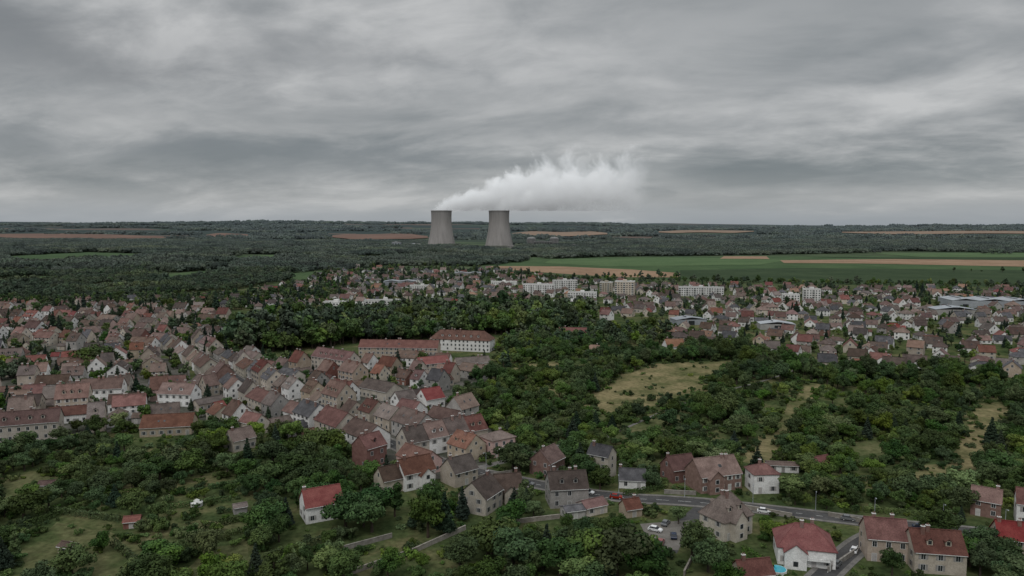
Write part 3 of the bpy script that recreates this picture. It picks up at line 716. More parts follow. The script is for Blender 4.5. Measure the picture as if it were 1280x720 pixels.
def hedge(a, c, h=1.8, t=1.3):
    ln = math.hypot(c[0]-a[0], c[1]-a[1]); r = np.random.RandomState(int(abs(a[0])*10)); n = int(ln*(2*h+t)*9)
    s = r.uniform(-ln/2, ln/2, n); face = r.rand(n); q = r.uniform(0, 1, n); top = face < t/(t+2*h)
    yy = np.where(top, (q-.5)*t, np.sign(face-.6)*t/2); zz = np.where(top, h, q*h)+r.normal(size=n)*.1; yy = yy+r.normal(size=n)*.12
    P = np.stack([s, yy, zz], 1); Nv = np.stack([np.zeros(n), np.where(top, 0, np.sign(yy)), np.where(top, 1.0, .2)], 1)+r.normal(size=(n, 3))*.4; Nv /= np.linalg.norm(Nv, axis=1)[:, None]
    V = leafcloud(P, Nv, .22, r); me = bpy.data.meshes.new('hedge'); me.from_pydata(V.tolist(), [], [(4*i, 4*i+1, 4*i+2, 4*i+3) for i in range(n)]); me.materials.append(LEAF)
    ang = math.degrees(math.atan2(c[1]-a[1], c[0]-a[0])); x, y = (a[0]+c[0])/2, (a[1]+c[1])/2
    put('hedge', me, x, y, ang); mark(x, y, ang, ln, t, .3); limit(x, y-2, ln*.7, 5, 2.5)
for a, c in (((200, 690), (330, 660)), ((230, 668), (350, 640)), ((60, 640), (150, 652)), ((0, 640), (50, 628)), ((185, 640), (290, 626)), ((330, 700), (420, 672)), ((600, 575), (650, 562)), ((1080, 640), (1180, 648)), ((930, 690), (965, 715)), ((780, 620), (830, 612)), ((100, 585), (190, 600)), ((640, 545), (700, 530)),
             ((120, 625), (200, 612)), ((30, 660), (110, 632)), ((260, 612), (340, 600)), ((820, 560), (900, 535)), ((1000, 610), (1090, 600)), ((20, 575), (90, 568)), ((140, 680), (190, 720))):
    hedge(*GP([a, c]))

def T(kind, u, v, H, wide=1.0):
    x, y = G(u, v)
    if kind == 'c': me, h0, nm = CONF[int(u) % 2], [12, 10][int(u) % 2], 'conifer_tree'
    elif kind == 'l': i = (2, 5)[int(u) % 2]; me, h0, nm = NT[i], NTH[i], 'broadleaf_tree'
    else: i = (0, 1, 3, 4)[int(u) % 4]; me, h0, nm = NT[i], NTH[i], 'broadleaf_tree'
    s = H/h0; put(nm, me, x, y, u*13 % 360, scale=(s*wide, s*wide, s)); mark(x, y, 0, 3*s, 3*s)
for a in [('l', 391, 575, 14, .9), ('b', 432, 660, 11, 1.2), ('b', 465, 665, 12, 1.25), ('b', 535, 672, 14, 1), ('c', 556, 668, 13), ('c', 578, 650, 11, .9), ('b', 545, 640, 11, 1), ('b', 735, 715, 13, 1.2), ('b', 770, 720, 14, 1.1), ('b', 700, 722, 11, 1.2), ('b', 800, 725, 12, 1.1),
          ('b', 712, 578, 10), ('b', 735, 560, 8), ('c', 725, 585, 10), ('b', 750, 612, 8), ('c', 658, 640, 8), ('c', 643, 635, 7), ('l', 848, 655, 6), ('b', 865, 700, 11, 1.1), ('b', 885, 715, 10, 1.1), ('b', 262, 700, 9), ('l', 165, 645, 9, 1.1), ('b', 128, 690, 6),
          ('b', 1165, 672, 9, 1.3), ('b', 1185, 668, 8, 1.2), ('b', 1130, 625, 9, 1.2), ('b', 1065, 622, 8, 1.2), ('b', 1000, 620, 7), ('b', 1225, 720, 9), ('b', 1115, 720, 8), ('c', 765, 540, 8), ('c', 744, 490, 11), ('c', 735, 487, 10), ('b', 760, 480, 9), ('c', 430, 498, 9), ('b', 110, 460, 15, 1.5), ('b', 130, 458, 13, 1.4), ('b', 640, 440, 13), ('b', 690, 440, 12), ('c', 995, 395, 16), ('c', 990, 396, 15), ('c', 320, 720, 9), ('b', 90, 722, 8, 1.2), ('b', 20, 575, 9, 1.2), ('b', 1250, 600, 10, 1.3), ('b', 1270, 560, 9, 1.3),
          ('b', 610, 700, 11, 1.2), ('b', 640, 715, 12, 1.2), ('b', 575, 715, 10, 1.2), ('b', 370, 600, 10, 1.2), ('b', 330, 610, 9, 1.2), ('b', 200, 600, 9, 1.3), ('b', 240, 595, 10, 1.2), ('b', 100, 600, 9, 1.3), ('b', 30, 650, 9, 1.3), ('b', 200, 715, 9, 1.3)]:
    T(*a)
def scatter_trees(poly, step, seed, keepf, hmin, hmax):
    gx, gy = scatter(poly, step, seed); r = np.random.RandomState(seed+1)
    i, j = cellidx(gx, gy); k = (~occ[i, j]) & (r.rand(len(gx)) < keepf(gx, gy))
    gx, gy = gx[k], gy[k]; i, j = cellidx(gx, gy); H = r.uniform(hmin, hmax, len(gx))*(.75+.5*vnoise(gx, gy, 40, 9))
    return gx, gy, H, maxh[i, j]
NEAR = GP([(-250, 725), (-250, 560), (0, 560), (180, 535), (330, 545), (430, 565), (480, 605), (600, 600), (640, 560), (560, 505), (640, 462), (640, 430), (740, 425), (760, 440), (880, 440), (960, 447), (1060, 470), (1180, 464), (1300, 480), (1540, 485), (1540, 725)])
NEAR[0] = (-230, 172); NEAR[-1] = (230, 172)
dens = lambda x, y: np.clip(.16+1.15*vnoise(x, y, 24, 3), 0, 1)*np.where(vnoise(x, y, 50, 4) < .32, .3, 1)
gx, gy, H, mh = scatter_trees(NEAR, 5.4, 71, dens, 3.4, 9.8)
tall = mh > 50; near = gy < 330
rr = random.Random(3)
for x, y, h in zip(gx[tall & near], gy[tall & near], H[tall & near]):
    q = rr.random()
    if q < .04: i = rr.randrange(2); put('conifer_tree', CONF[i], x, y, rr.uniform(0, 360), scale=h*1.15/[12, 10][i])
    elif q < .05: put('poplar_tree', POP, x, y, rr.uniform(0, 360), scale=h*1.3/14)
    else:
        i = rr.choices(range(7), [3, 3, 1.8, 3, 3, 1.8, 2])[0]; s = h/NTH[i]; wd = rr.uniform(.9, 1.3); put('broadleaf_tree', NT[i], x, y, rr.uniform(0, 360), scale=(s*wd, s*wd, s))
k = tall & ~near; gnscatter('orchard_trees', PC_NEAR, gx[k], gy[k], H[k]/8.3, seed=1)
gx, gy, H, mh = scatter_trees(NEAR, 3.0, 72, lambda x, y: np.clip(vnoise(x, y, 11, 5)*1.3-.2, 0, 1), .4, 1.5)
gnscatter('undergrowth', PC_BUSH, gx, gy, np.where(mh < 50, H*.6, H), seed=2)
mx, my = [], []
for q, (m, p) in enumerate(clear):
    a, c = scatter(GP(p), 3.0, 80+q); k = RS.rand(len(a)) < np.clip(vnoise(a, c, 9, 77)*1.6-1.0, 0.01, .5); mx += list(a[k]); my += list(c[k])
    pp = GP(p)
    for i in range(len(pp)):
        A, C = np.array(pp[i]), np.array(pp[(i+1) % len(pp)])
        for t in np.arange(0, 1, 3.2/max(4, np.linalg.norm(C-A))):
            if RS.rand() < .7: z = A+(C-A)*t+RS.uniform(-3, 3, 2); mx.append(z[0]); my.append(z[1])
gnscatter('meadow_shrubs', PC_BUSH, np.array(mx), np.array(my), RS.uniform(.25, 1.25, len(mx)), seed=3)
for nm, poly, step, keep, h0, h1, sd in (('town_trees', TA, 7, .34, 3, 7, 91), ('town_trees', TB, 7, .45, 3.5, 8.5, 92), ('town_trees', TC, 8, .52, 4, 10, 93), ('town_trees', TD2, 8, .4, 4, 8, 94),
                                         ('suburb_trees', S1, 7.5, .42, 2.5, 7.5, 95), ('suburb_trees', S2, 9.5, .48, 4, 9, 96), ('suburb_trees', S3, 9.5, .5, 4, 10, 97), ('suburb_trees', S4, 11, .6, 5, 10, 98), ('suburb_trees', S5, 9.5, .55, 4, 10, 99)):
    gx, gy, H, mh = scatter_trees(poly, step, sd, lambda x, y: np.clip(keep*(.3+1.4*vnoise(x, y, 45, sd)), 0, 1), h0, h1)
    H = np.minimum(H, mh); gnscatter(nm, PC_MIDC, gx, gy, H/9, seed=sd)
BELT = GP([(296, 448), (322, 437), (350, 442), (400, 436), (440, 430), (480, 428), (540, 425), (560, 420), (640, 420), (735, 414), (738, 400), (640, 396), (540, 398), (430, 406), (300, 422)])
gx, gy, H, mh = scatter_trees(BELT, 6.5, 101, lambda x, y: x*0+.97, 14, 21); gnscatter('park_trees', PC_MID, gx, gy, H/10, seed=5)
BELT2 = GP([(738, 418), (800, 415), (850, 425), (800, 437), (740, 432), (640, 440), (610, 445), (640, 425)])
gx, gy, H, mh = scatter_trees(BELT2, 7.0, 102, lambda x, y: x*0+.85, 7, 13); gnscatter('park_trees', PC_MID, gx, gy, H/10, seed=6)
for nm, q, sd in (('garden_trees', [(225, 425), (290, 410), (300, 450), (240, 452)], 103), ('garden_trees', [(-100, 376), (310, 372), (430, 362), (430, 372), (300, 388), (-100, 382)], 104), ('garden_trees', [(560, 385), (745, 395), (745, 402), (560, 395)], 105), ('garden_trees', [(-100, 470), (60, 462), (60, 475), (-100, 480)], 106),
                  ('garden_trees', [(600, 455), (640, 440), (700, 445), (640, 462), (600, 480), (570, 490)], 107), ('garden_trees', [(330, 392), (560, 388), (560, 398), (430, 406), (300, 420)], 108)):
    gx, gy, H, mh = scatter_trees(GP(q), 8, sd, lambda x, y: x*0+.7, 6, 13); gnscatter(nm, PC_MIDC, gx, gy, np.minimum(H, mh)/10, seed=sd)

# ------------------------------------------------------------------ far woods
TOWERS = [(-322, 3350), (-59, 3350)]
W1 = GP([(-250, 298), (100, 301), (540, 303), (560, 310), (650, 316), (660, 326), (600, 333), (480, 332), (400, 344), (300, 362), (120, 375), (-250, 380)])
W2 = GP([(640, 303), (900, 301.5), (1500, 301.5), (1500, 314), (1250, 318), (1100, 316), (950, 319), (760, 321), (690, 324), (650, 320)])
GLADES = [GP(p) for p in ([(-20, 322), (110, 315), (190, 318), (170, 326), (40, 334)], [(260, 322), (360, 318), (390, 322), (300, 330)], [(180, 345), (260, 338), (300, 342), (220, 352)], [(430, 322), (520, 318), (530, 324), (450, 328)], [(330, 345), (400, 338), (430, 342), (370, 350)], [(-60, 352), (60, 345), (80, 351), (-40, 360)])]
def inglade(x, y):
    k = np.zeros(len(x), bool)
    for g in GLADES: k |= inpoly(x, y, g)
    return k
gx, gy = scatter(W1, 8.5, 111); k = (gy < 1500) & (RS.rand(len(gx)) < np.where(vnoise(gx, gy, 90, 12) > .68, .12, 1)); i, j = cellidx(gx, gy); k &= ~occ[i, j]; k &= ~inglade(gx, gy)
gnscatter('woodland', PC_WOOD, gx[k], gy[k], (5+9*vnoise(gx[k], gy[k], 60, 13)+RS.uniform(-2.5, 2.5, k.sum()))/9.5, seed=7)
for nm, W, sd in (('distant_woodland', W1, 112), ('distant_woodland', W2, 113)):
    gx, gy = scatter(W, 25, sd); k = gy >= 1480
    d = vnoise(gx/1.6, gy*1.6, 230, 14+sd); k &= (d < (.66 if sd == 112 else .78)) | (gy > 4300); k &= ~inglade(gx, gy)
    for tx, ty in TOWERS: k &= ((gx-tx)**2+(gy-ty)**2) > 110**2
    k &= ~((gx > -700) & (gx < 450) & (gy > 3230) & (gy < 3700) & (RS.rand(len(gx)) < .6))
    gnscatter(nm, PC_CL, gx[k], gy[k], .7+.6*vnoise(gx[k], gy[k], 300, 15)+RS.uniform(-.12, .2, k.sum()), seed=sd)

# ------------------------------------------------------------------ fields
def field(c1, c2, nm, sc=.01): return M(nm, c1, c2, sc, rand=0, coord='Pos', detail=8, far=True, fine=.35, spec=0)
FG = field((0.048, 0.080, 0.036), (0.072, 0.108, 0.050), 'crop_green'); FD = field((0.034, 0.052, 0.027), (0.050, 0.071, 0.037), 'crop_dark')
FT = field((0.22, 0.145, 0.095), (0.30, 0.205, 0.138), 'stubble'); FL2 = field((0.070, 0.112, 0.05), (0.094, 0.140, 0.064), 'crop_light')
FP = field((0.145, 0.080, 0.055), (0.205, 0.120, 0.082), 'ploughed_soil', .003)
for k, (m, p) in enumerate([(FG, [(640, 322), (1500, 318), (1500, 362), (1100, 357), (850, 350), (760, 346), (620, 336), (600, 331)]),
                            (FT, [(606, 332.5), (700, 333), (790, 337), (858, 342), (848, 347), (770, 346.5), (640, 338)]),
                            (FD, [(850, 338), (1000, 335), (1500, 340), (1500, 362), (1000, 354), (850, 349)]),
                            (FL2, [(690, 324), (860, 322), (985, 325), (950, 331), (760, 333), (680, 329)]),
                            (FT, [(975, 325.5), (1120, 324), (1500, 328), (1500, 337), (1280, 333.5), (1080, 329.5), (980, 329)]),
                            (FT, [(905, 320.5), (958, 320.5), (962, 324), (900, 323.5)]),
                            (FL2, [(1090, 317), (1500, 314), (1500, 322), (1150, 321.5)]),
                            (FD, [(1000, 321.3), (1150, 322), (1500, 323), (1500, 326), (1150, 324)])]):
    sheet('crop_field', GP(p), .05+.12*k, m)
for k, g in enumerate(GLADES): sheet('pasture', g, .03, FL2 if k % 2 else FG, 6, 30, k)
hx, hy = [], []
for a, c, n in (((610, 348), (850, 352), 90), ((850, 352), (1480, 363), 230), ((1200, 340), (1500, 341), 20), ((760, 347), (850, 347), 18)):
    A, C = np.array(G(*a)), np.array(G(*c))
    for t in np.linspace(0, 1, n): p = A+(C-A)*t; hx.append(p[0]+RS.uniform(-14, 14)); hy.append(p[1]+RS.uniform(-14, 14))
gnscatter('hedgerow', PC_MID, np.array(hx), np.array(hy), RS.uniform(.5, 1.2, len(hx)), seed=9)

# ------------------------------------------------------------------ ground
xs = np.concatenate([-np.geomspace(30000, 400, 46), np.linspace(-350, 350, 8), np.geomspace(400, 30000, 46)])
ys = np.concatenate([np.array([-6000, -2000, -500]), np.linspace(0, 5000, 12), np.geomspace(5300, 34000, 60)])
XX, YY = np.meshgrid(xs, ys)
def hill(x, y):
    s = np.clip((y-5600)/6500, 0, 1); s = s*s*(3-2*s)
    return s*(60+95*vnoise(x, y, 3400, 21)+45*vnoise(x, y, 1300, 22)+np.clip(-x/6000, 0, 1)*40)
ZZ = hill(XX, YY)
nx, ny = len(xs), len(ys)
me = bpy.data.meshes.new('ground'); me.from_pydata(np.stack([XX.ravel(), YY.ravel(), ZZ.ravel()], 1).tolist(), [], [(j*nx+i, j*nx+i+1, (j+1)*nx+i+1, (j+1)*nx+i) for j in range(ny-1) for i in range(nx-1)])
m, nt = newmat('ground')
pos = N(nt, 'ShaderNodeNewGeometry').outputs['Position']
f1 = noise(nt, pos, .05, 10, .6); f2 = noise(nt, pos, .6, 5, .6)
near_c = ramp(nt, f1, [(.35, (.036, .055, .022)), (.5, (.065, .083, .034)), (.62, (.115, .112, .054)), (.74, (.165, .14, .085))])
near_c = mixc(nt, .75, near_c, ramp(nt, f2, [(.3, .45), (.7, 1.4)]), 'MULTIPLY')
mp = N(nt, 'ShaderNodeMapping'); L(nt, pos, mp.inputs[0]); mp.inputs['Scale'].default_value = (1/1100, 1/420, 0)
vo = N(nt, 'ShaderNodeTexVoronoi'); vo.inputs['Scale'].default_value = 1.0; L(nt, mp.outputs[0], vo.inputs['Vector'])
sp = N(nt, 'ShaderNodeSeparateColor'); L(nt, vo.outputs['Color'], sp.inputs[0])
far_c = ramp(nt, sp.outputs[0], [(0, (.028, .040, .026)), (.34, (.038, .052, .030)), (.60, (.052, .072, .038)), (.76, (.11, .072, .052)), (.88, (.15, .10, .07))], 'CONSTANT')
wd = noise(nt, mp.outputs[0], .7, 6, .6); far_c = mixc(nt, ramp(nt, wd, [(.48, 0.0), (.51, 1.0)]), far_c, (.024, .034, .024))
sx = N(nt, 'ShaderNodeSeparateXYZ'); L(nt, pos, sx.inputs[0])
fy = math_(nt, 'MULTIPLY', math_(nt, 'SUBTRACT', sx.outputs[1], 4600.0), 1/600, clamp=True)
midc = ramp(nt, noise(nt, pos, .004, 6, .6), [(.4, (.040, .060, .030)), (.6, (.076, .098, .05))])
woodc = mixc(nt, math_(nt, 'MULTIPLY', math_(nt, 'SUBTRACT', sx.outputs[1], 1000.0), 1/400, clamp=True), near_c, midc)
finish(nt, painted_haze(nt, mixc(nt, fy, woodc, far_c), GROUND_HAZE), .95, 0)
me.materials.append(m); put('ground', me, 0, 0)
FARF = [(-.80, -.475, 5550, 7300), (-.245, -.115, 5650, 7500), (-.42, -.36, 6500, 7600), (.0, .13, 6900, 8200), (.45, .8, 7400, 8400), (.2, .33, 7800, 8600)]
for a0, a1, y0, y1 in FARF:
    b = MB(); nxx, nyy = 16, 10
    def pt(i, j):
        t = i/nxx; s = j/nyy; e = min(1, 5*min(t, 1-t)); y = y0+(y1-y0)*(.5+(s-.5)*(.35+.65*e))+120*math.sin(t*9+a0*20); x = (a0+(a1-a0)*t)*y
        return (x, y, float(hill(x, y))+3+y/2500)
    for i in range(nxx):
        for j in range(nyy): b.face([pt(i, j), pt(i+1, j), pt(i+1, j+1), pt(i, j+1)], 0)
    put('ploughed_field', b.mesh('ploughed_field', [FP if a0 < -.1 else FT]), 0, 0)
gx, gy = scatter([(-9000, 5400), (9000, 5400), (9000, 11500), (-9000, 11500)], 95, 131)
k = (vnoise(gx, gy*2.2, 900, 31) > .5) & (np.abs(gx) < gy*.85)
for a0, a1, y0, y1 in FARF: k &= ~((gx/gy > a0-.01) & (gx/gy < a1+.01) & (gy > y0-500) & (gy < y1))
gnscatter('hillside_woodland', PC_CL, gx[k], gy[k], 2.3+RS.rand(k.sum())*1.0, z=hill(gx[k], gy[k])-14, seed=10)
TOWNG = M('town_ground', (0.052, 0.058, 0.042), (0.130, 0.122, 0.11), .09, rand=0, coord='Pos', detail=8, fine=.7, spec=0)
for k, p in enumerate((TA, TB, TC, TD2)): sheet('street_paving', p, .015+.004*k, TOWNG)

# ------------------------------------------------------------------ power station
TWM, nt = newmat('tower_concrete')
tc = N(nt, 'ShaderNodeTexCoord'); mp = N(nt, 'ShaderNodeMapping'); mp.inputs['Scale'].default_value = (.06, .06, .004); L(nt, tc.outputs['Object'], mp.inputs[0])
c = ramp(nt, noise(nt, mp.outputs[0], 1.0, 6, .65), [(.35, (.24, .215, .198)), (.65, (.34, .31, .29))])
sz = N(nt, 'ShaderNodeSeparateXYZ'); L(nt, tc.outputs['Object'], sz.inputs[0])
c = mixc(nt, 1.0, c, ramp(nt, math_(nt, 'MULTIPLY', sz.outputs[2], 1/170), [(0.0, .9), (.55, 1.0), (.93, .85), (.965, .6), (.975, .95)]), 'MULTIPLY')
finish(nt, painted_haze(nt, c), .9, .1)
def tower(x, y):
    b = MB(); H = 168; n = 64
    prof = []
    for k in range(25):
        t = k/24; z = 11+t*(H-11); zt = .80*H; a = 46.0; r = a*math.sqrt(1+((z-zt)/(zt*.98))**2*(1.08 if z < zt else .9)); prof.append((r, z))
    for (r0, z0), (r1, z1) in zip(prof[:-1], prof[1:]):
        for k in range(n):
            a0, a1 = 2*pi*k/n, 2*pi*(k+1)/n
            b.face([(r0*cos(a0), r0*sin(a0), z0), (r0*cos(a1), r0*sin(a1), z0), (r1*cos(a1), r1*sin(a1), z1), (r1*cos(a0), r1*sin(a0), z1)], 0)
            q0, q1 = r0-.8, r1-.8
            b.face([(q1*cos(a0), q1*sin(a0), z1), (q1*cos(a1), q1*sin(a1), z1), (q0*cos(a1), q0*sin(a1), z0), (q0*cos(a0), q0*sin(a0), z0)], 0)
    rt = prof[-1][0]
    for k in range(n):
        a0, a1 = 2*pi*k/n, 2*pi*(k+1)/n
        i, o = rt-1.2, rt+1.2
        P = lambda r, a, z: (r*cos(a), r*sin(a), z)
        b.face([P(i, a0, H+1), P(o, a0, H+1), P(o, a1, H+1), P(i, a1, H+1)], 0); b.face([P(o, a0, H-1), P(o, a1, H-1), P(o, a1, H+1), P(o, a0, H+1)], 0); b.face([P(i, a1, H-1), P(i, a0, H-1), P(i, a0, H+1), P(i, a1, H+1)], 0)
        rb = prof[0][0]
        b.cyl(P(rb+4, a0, 0), P(rb, a1, 11.2), .6, .5, 5, 0, False); b.cyl(P(rb+4, a1, 0), P(rb, a0, 11.2), .6, .5, 5, 0, False)
    me = b.mesh('cooling_tower', [TWM]); me.polygons.foreach_set('use_smooth', [True]*len(me.polygons)); put('cooling_tower', me, x, y)
for p in TOWERS: tower(*p)
def simplebld(name, x, y, w, d, h, mat=METAL, dome=False):
    b = MB()
    if dome:
        b.cyl((0, 0, 0), (0, 0, h*.8), w/2, w/2, 32, 0)
        for k in range(6):
            t0, t1 = k*pi/12, (k+1)*pi/12; b.cyl((0, 0, h*.8+sin(t0)*h*.2), (0, 0, h*.8+sin(t1)*h*.2), w/2*cos(t0), max(.1, w/2*cos(t1)), 32, 0, False)
    else:
        b.box(-w/2, w/2, -d/2, d/2, -.3, h, 0); b.box(-w/2-.4, w/2+.4, -d/2-.4, d/2+.4, h+.01, h+1.2, 1)
        for k in range(max(1, int(w/12))): c = -w/2+w*(k+.5)/max(1, int(w/12)); b.box(c-3, c+3, -d/2-.1, -d/2-.02, h*.55, h*.8, 2)
        b.box(-w*.2, w*.05, -d*.2, d*.2, h+1.2, h+4, 0)
    put(name, b.mesh(name, [mat, CONC, GLASS]), x, y, RS.uniform(-5, 5))
DC = M('weathered_concrete', (0.20, 0.195, 0.19), (0.30, 0.29, 0.28), 0.05, rand=.1)
simplebld('reactor_building', 95, 3620, 44, 44, 46, DC, True); simplebld('reactor_building', 210, 3640, 44, 44, 46, DC, True)
for q in ((150, 3560, 90, 40, 24), (290, 3360, 60, 40, 12), (-440, 3300, 50, 40, 18), (-520, 3300, 36, 30, 26), (-200, 3270, 50, 30, 12), (-600, 3280, 40, 20, 14), (10, 3250, 60, 20, 10)):
    simplebld('industrial_building', *q, mat=(METAL if q[0] < -400 else DC))

# steam ---------------------------------------------------------------------
m, nt = newmat('steam'); tc = N(nt, 'ShaderNodeTexCoord'); sx = N(nt, 'ShaderNodeSeparateXYZ'); L(nt, tc.outputs['Object'], sx.inputs[0])
X, Y, Z = sx.outputs
sp_ = math_(nt, 'MAXIMUM', X, 0.0)
zc = math_(nt, 'MULTIPLY_ADD', math_(nt, 'POWER', sp_, .66), 1.65, 6.0)
r_ = math_(nt, 'MULTIPLY_ADD', sp_, .18, 38.0)
dz = math_(nt, 'SUBTRACT', Z, zc); dx = math_(nt, 'MINIMUM', X, 0.0)
dist = math_(nt, 'SQRT', math_(nt, 'ADD', math_(nt, 'ADD', math_(nt, 'MULTIPLY', Y, Y), math_(nt, 'MULTIPLY', dz, dz)), math_(nt, 'MULTIPLY', dx, dx)))
core = math_(nt, 'SUBTRACT', 1.0, math_(nt, 'DIVIDE', dist, r_))
nz = noise(nt, tc.outputs['Object'], .014, 6, .6, .4)
den = math_(nt, 'ADD', core, math_(nt, 'MULTIPLY', math_(nt, 'SUBTRACT', nz, .52), 2.9))
fade = math_(nt, 'SUBTRACT', 1.0, math_(nt, 'MULTIPLY', math_(nt, 'SUBTRACT', X, 240.0), 1/440, clamp=True), clamp=True)
den = math_(nt, 'MULTIPLY', math_(nt, 'MULTIPLY', den, 1.6, clamp=True), math_(nt, 'MULTIPLY', fade, .032))
vs = N(nt, 'ShaderNodeVolumePrincipled'); vs.inputs['Color'].default_value = (.97, .975, .98, 1); L(nt, den, vs.inputs['Density'])
# emission added in place of light scattered many times inside the cloud (renderer keeps only one bounce in volumes): brighter towards the top
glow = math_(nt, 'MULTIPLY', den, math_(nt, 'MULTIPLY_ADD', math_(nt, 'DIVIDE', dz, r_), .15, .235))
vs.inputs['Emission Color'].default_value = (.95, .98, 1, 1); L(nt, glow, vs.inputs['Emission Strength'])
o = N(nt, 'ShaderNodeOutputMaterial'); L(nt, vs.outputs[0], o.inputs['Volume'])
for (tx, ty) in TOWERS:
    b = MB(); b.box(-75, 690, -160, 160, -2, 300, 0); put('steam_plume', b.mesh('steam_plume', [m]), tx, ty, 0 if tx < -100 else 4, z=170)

# cars, lamps -----------------------------------------------------------------
def car_mesh():
    b = MB(); prof = [(-2.05, .35), (-2.1, .75), (-1.95, .98), (-.95, 1.02), (1.0, .98), (1.85, .82), (2.1, .6), (2.08, .32)]
    n = len(prof)
    for sg in (-1, 1):
        pts = [(x, sg*.87, z) for x, z in prof]; b.face(pts if sg < 0 else pts[::-1], 0)
    for k in range(n):
        (x0, z0), (x1, z1) = prof[k], prof[(k+1) % n]; b.face([(x0, -.87, z0), (x0, .87, z0), (x1, .87, z1), (x1, -.87, z1)], 0)
    lo = [(-1.75, .8, 1.0), (1.05, .8, .98)]; hi = [(-1.25, .62, 1.46), (.35, .62, 1.46)]
    for sg in (-1, 1): b.face([(lo[0][0], sg*.8, 1), (lo[1][0], sg*.8, .98), (hi[1][0], sg*.62, 1.46), (hi[0][0], sg*.62, 1.46)][::(1 if sg < 0 else -1)], 1)
    b.face([(1.05, -.8, .98), (1.05, .8, .98), (.35, .62, 1.46), (.35, -.62, 1.46)], 1); b.face([(-1.75, .8, 1), (-1.75, -.8, 1), (-1.25, -.62, 1.46), (-1.25, .62, 1.46)], 1)
    b.box(-1.27, .37, -.64, .64, 1.465, 1.51, 0)
    for x in (-1.3, 1.3):
        for sg in (-1, 1): b.cyl((x, sg*.7, .33), (x, sg*.92, .33), .33, .33, 14, 2); b.cyl((x, sg*.92, .33), (x, sg*.93, .33), .18, .17, 8, 3)
    for sg in (-1, 1): b.box(2.06, 2.12, sg*.65-.18, sg*.65+.18, .6, .72, 3)
    return b.mesh('parked_car', [CARW, GLASS, RUBBER, FRAME])
CM = car_mesh(); paints = [CARW, CARG, CARB, CARR, CARG, CARW]
for k, (u, v, r) in enumerate([(819, 664, -30), (832, 656, 60), (842, 672, 80), (826, 680, 70), (700, 611, -30), (735, 617, -28), (955, 641, -22), (1060, 650, -20), (1150, 661, -17), (1240, 669, -16), (560, 586, -40), (480, 553, -38), (1068, 690, 55), (1046, 707, 50), (915, 632, -20), (770, 623, -12), (660, 606, -22), (400, 520, -38), (350, 503, -38)]):
    x, y = G(u, v); put('parked_car', CM, x, y, r, z=.05, mats={0: paints[k % 6]})
b = MB(); b.cyl((0, 0, 0), (0, 0, 6.5), .09, .06, 8, 0); b.cyl((0, 0, 6.4), (1.4, 0, 6.8), .05, .04, 6, 0); b.box(1.2, 1.9, -.13, .13, 6.72, 6.85, 0); b.cyl((0, 0, 0), (0, 0, .8), .14, .12, 8, 0)
LM = b.mesh('street_lamp', [METAL])
for k in range(8, len(main)-2, 3):
    a = np.array(main[k]); c = np.array(main[k+1]); t = (c-a)/np.linalg.norm(c-a); nn = np.array([-t[1], t[0]]); p = a+nn*3.6; put('street_lamp', LM, p[0], p[1], math.degrees(math.atan2(-nn[1], -nn[0])), z=.1)
b = MB(); b.cyl((0, 0, 0), (0, 0, 1.1), 2.3, 2.3, 24, 0); b.cyl((0, 0, 1.0), (0, 0, 1.12), 2.15, 2.15, 24, 1)
x, y = G(972, 716); put('swimming_pool', b.mesh('swimming_pool', [FRAME, POOLM]), x, y)
x, y = G(246, 632); b = MB(); b.cyl((0, 0, .0), (0, 0, 1.2), 1.9, 1.9, 16, 0); b.cyl((0, 0, 1.2), (0, 0, 2.3), 2.0, .1, 16, 0); put('garden_tent', b.mesh('garden_tent', [FRAME]), x, y)

# ------------------------------------------------------------------ world
w = bpy.data.worlds.new('World'); scene.world = w; w.use_nodes = True; nt = w.node_tree; nt.nodes.clear()
out = N(nt, 'ShaderNodeOutputWorld'); bg = N(nt, 'ShaderNodeBackground'); L(nt, bg.outputs[0], out.inputs[0])
sky = N(nt, 'ShaderNodeTexSky', sky_type='NISHITA'); sky.sun_disc = False; sky.sun_elevation = radians(50); sky.sun_rotation = radians(200)
skyc = N(nt, 'ShaderNodeVectorMath', operation='SCALE'); L(nt, sky.outputs[0], skyc.inputs[0]); skyc.inputs['Scale'].default_value = .08
tc = N(nt, 'ShaderNodeTexCoord'); sx = N(nt, 'ShaderNodeSeparateXYZ'); L(nt, tc.outputs['Generated'], sx.inputs[0]); X, Y, Z = sx.outputs
zz = math_(nt, 'ADD', math_(nt, 'MAXIMUM', Z, 0.0), .20)
px = math_(nt, 'DIVIDE', X, zz); py = math_(nt, 'DIVIDE', Y, zz)
cb = N(nt, 'ShaderNodeCombineXYZ'); L(nt, math_(nt, 'MULTIPLY_ADD', py, .28, px), cb.inputs[0]); L(nt, py, cb.inputs[1])
mp = N(nt, 'ShaderNodeMapping'); mp.inputs['Location'].default_value = (5.3, 2.6, 0); mp.inputs['Scale'].default_value = (.72, .85, 1); L(nt, cb.outputs[0], mp.inputs[0])
n1 = noise(nt, mp.outputs[0], .9, 3, .5, .3); n2 = noise(nt, mp.outputs[0], 2.3, 6, .55, .35); n3 = noise(nt, mp.outputs[0], 6.5, 6, .6, .3)
nn = math_(nt, 'ADD', math_(nt, 'ADD', math_(nt, 'MULTIPLY', n1, .46), math_(nt, 'MULTIPLY', n2, .38)), math_(nt, 'MULTIPLY', n3, .16))
cl = ramp(nt, nn, [(.39, (.205, .225, .236)), (.46, (.290, .305, .314)), (.52, (.400, .410, .415)), (.59, (.545, .550, .550))])
xy = math_(nt, 'DIVIDE', X, math_(nt, 'MAXIMUM', Y, .2))
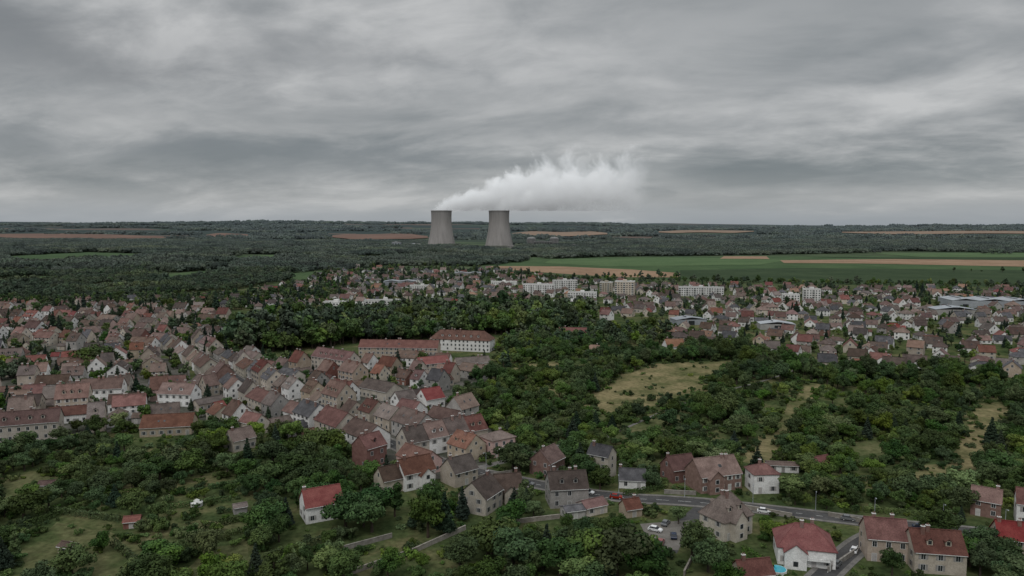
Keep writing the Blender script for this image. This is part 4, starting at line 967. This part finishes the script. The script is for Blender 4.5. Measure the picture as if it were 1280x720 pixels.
def blob(x0, z0, sx_, sz_, wob=3.0):
    a = math_(nt, 'MULTIPLY', math_(nt, 'SUBTRACT', xy, x0), 1/sx_); c = math_(nt, 'MULTIPLY', math_(nt, 'SUBTRACT', Z, z0), 1/sz_)
    c = math_(nt, 'ADD', c, math_(nt, 'MULTIPLY', math_(nt, 'SUBTRACT', n2, .5), wob)); a = math_(nt, 'ADD', a, math_(nt, 'MULTIPLY', math_(nt, 'SUBTRACT', n3, .5), 1.6))
    return math_(nt, 'EXPONENT', math_(nt, 'MULTIPLY', math_(nt, 'ADD', math_(nt, 'MULTIPLY', a, a), math_(nt, 'MULTIPLY', c, c)), -1.0))
for (x0, z0, a, c, col, s) in ((.22, .23, .34, .07, (.52, .525, .525), .5), (-.02, .16, .32, .035, (.47, .475, .475), .45), (-.42, .135, .3, .02, (.44, .445, .445), .4),
                               (.36, .072, .24, .020, (.160, .185, .198), .8), (.62, .062, .22, .014, (.20, .225, .24), .6), (.14, .09, .14, .014, (.23, .25, .26), .5), (-.30, .090, .46, .024, (.20, .22, .235), .7), (-.62, .20, .30, .04, (.20, .21, .22), .7), (-.25, .225, .18, .022, (.24, .25, .26), .5), (.12, .13, .3, .014, (.27, .285, .295), .4)):
    cl = mixc(nt, math_(nt, 'MULTIPLY', blob(x0, z0, a, c, 4.0), s), cl, col)
hz = ramp(nt, Z, [(0.0, (.29, .325, .36)), (.018, (.35, .375, .40)), (.04, (.40, .412, .42)), (.06, (.31, .33, .345))])
cl = mixc(nt, ramp(nt, math_(nt, 'ADD', Z, math_(nt, 'MULTIPLY', math_(nt, 'SUBTRACT', n2, .5), .07)), [(.015, .85), (.06, 0.0)]), cl, hz)
cl = mixc(nt, .05, cl, skyc.outputs[0])
gain = ramp(nt, Z, [(.30, 1/3), (.65, .9)])
v3 = N(nt, 'ShaderNodeVectorMath', operation='SCALE'); v3.inputs['Scale'].default_value = 3.0; L(nt, mixc(nt, 1.0, cl, gain, 'MULTIPLY'), v3.inputs[0])
L(nt, v3.outputs[0], bg.inputs['Color']); bg.inputs['Strength'].default_value = 1.0
sl = bpy.data.lights.new('sun', 'SUN'); sl.energy = .8; sl.angle = radians(18); sl.color = (1, .97, .93)
so = bpy.data.objects.new('sun', sl); scene.collection.objects.link(so); so.rotation_euler = (radians(40), 0, radians(-25))

cam = bpy.data.cameras.new('camera'); cam.sensor_width = 36; cam.lens = 36*FL/1280; cam.clip_end = 80000; cam.clip_start = 1
co = bpy.data.objects.new('camera', cam); scene.collection.objects.link(co); co.location = (0, 0, CAM_H); co.rotation_euler = (pi/2-PITCH, 0, 0)
scene.camera = co
print('OBJECTS', len(scene.objects))
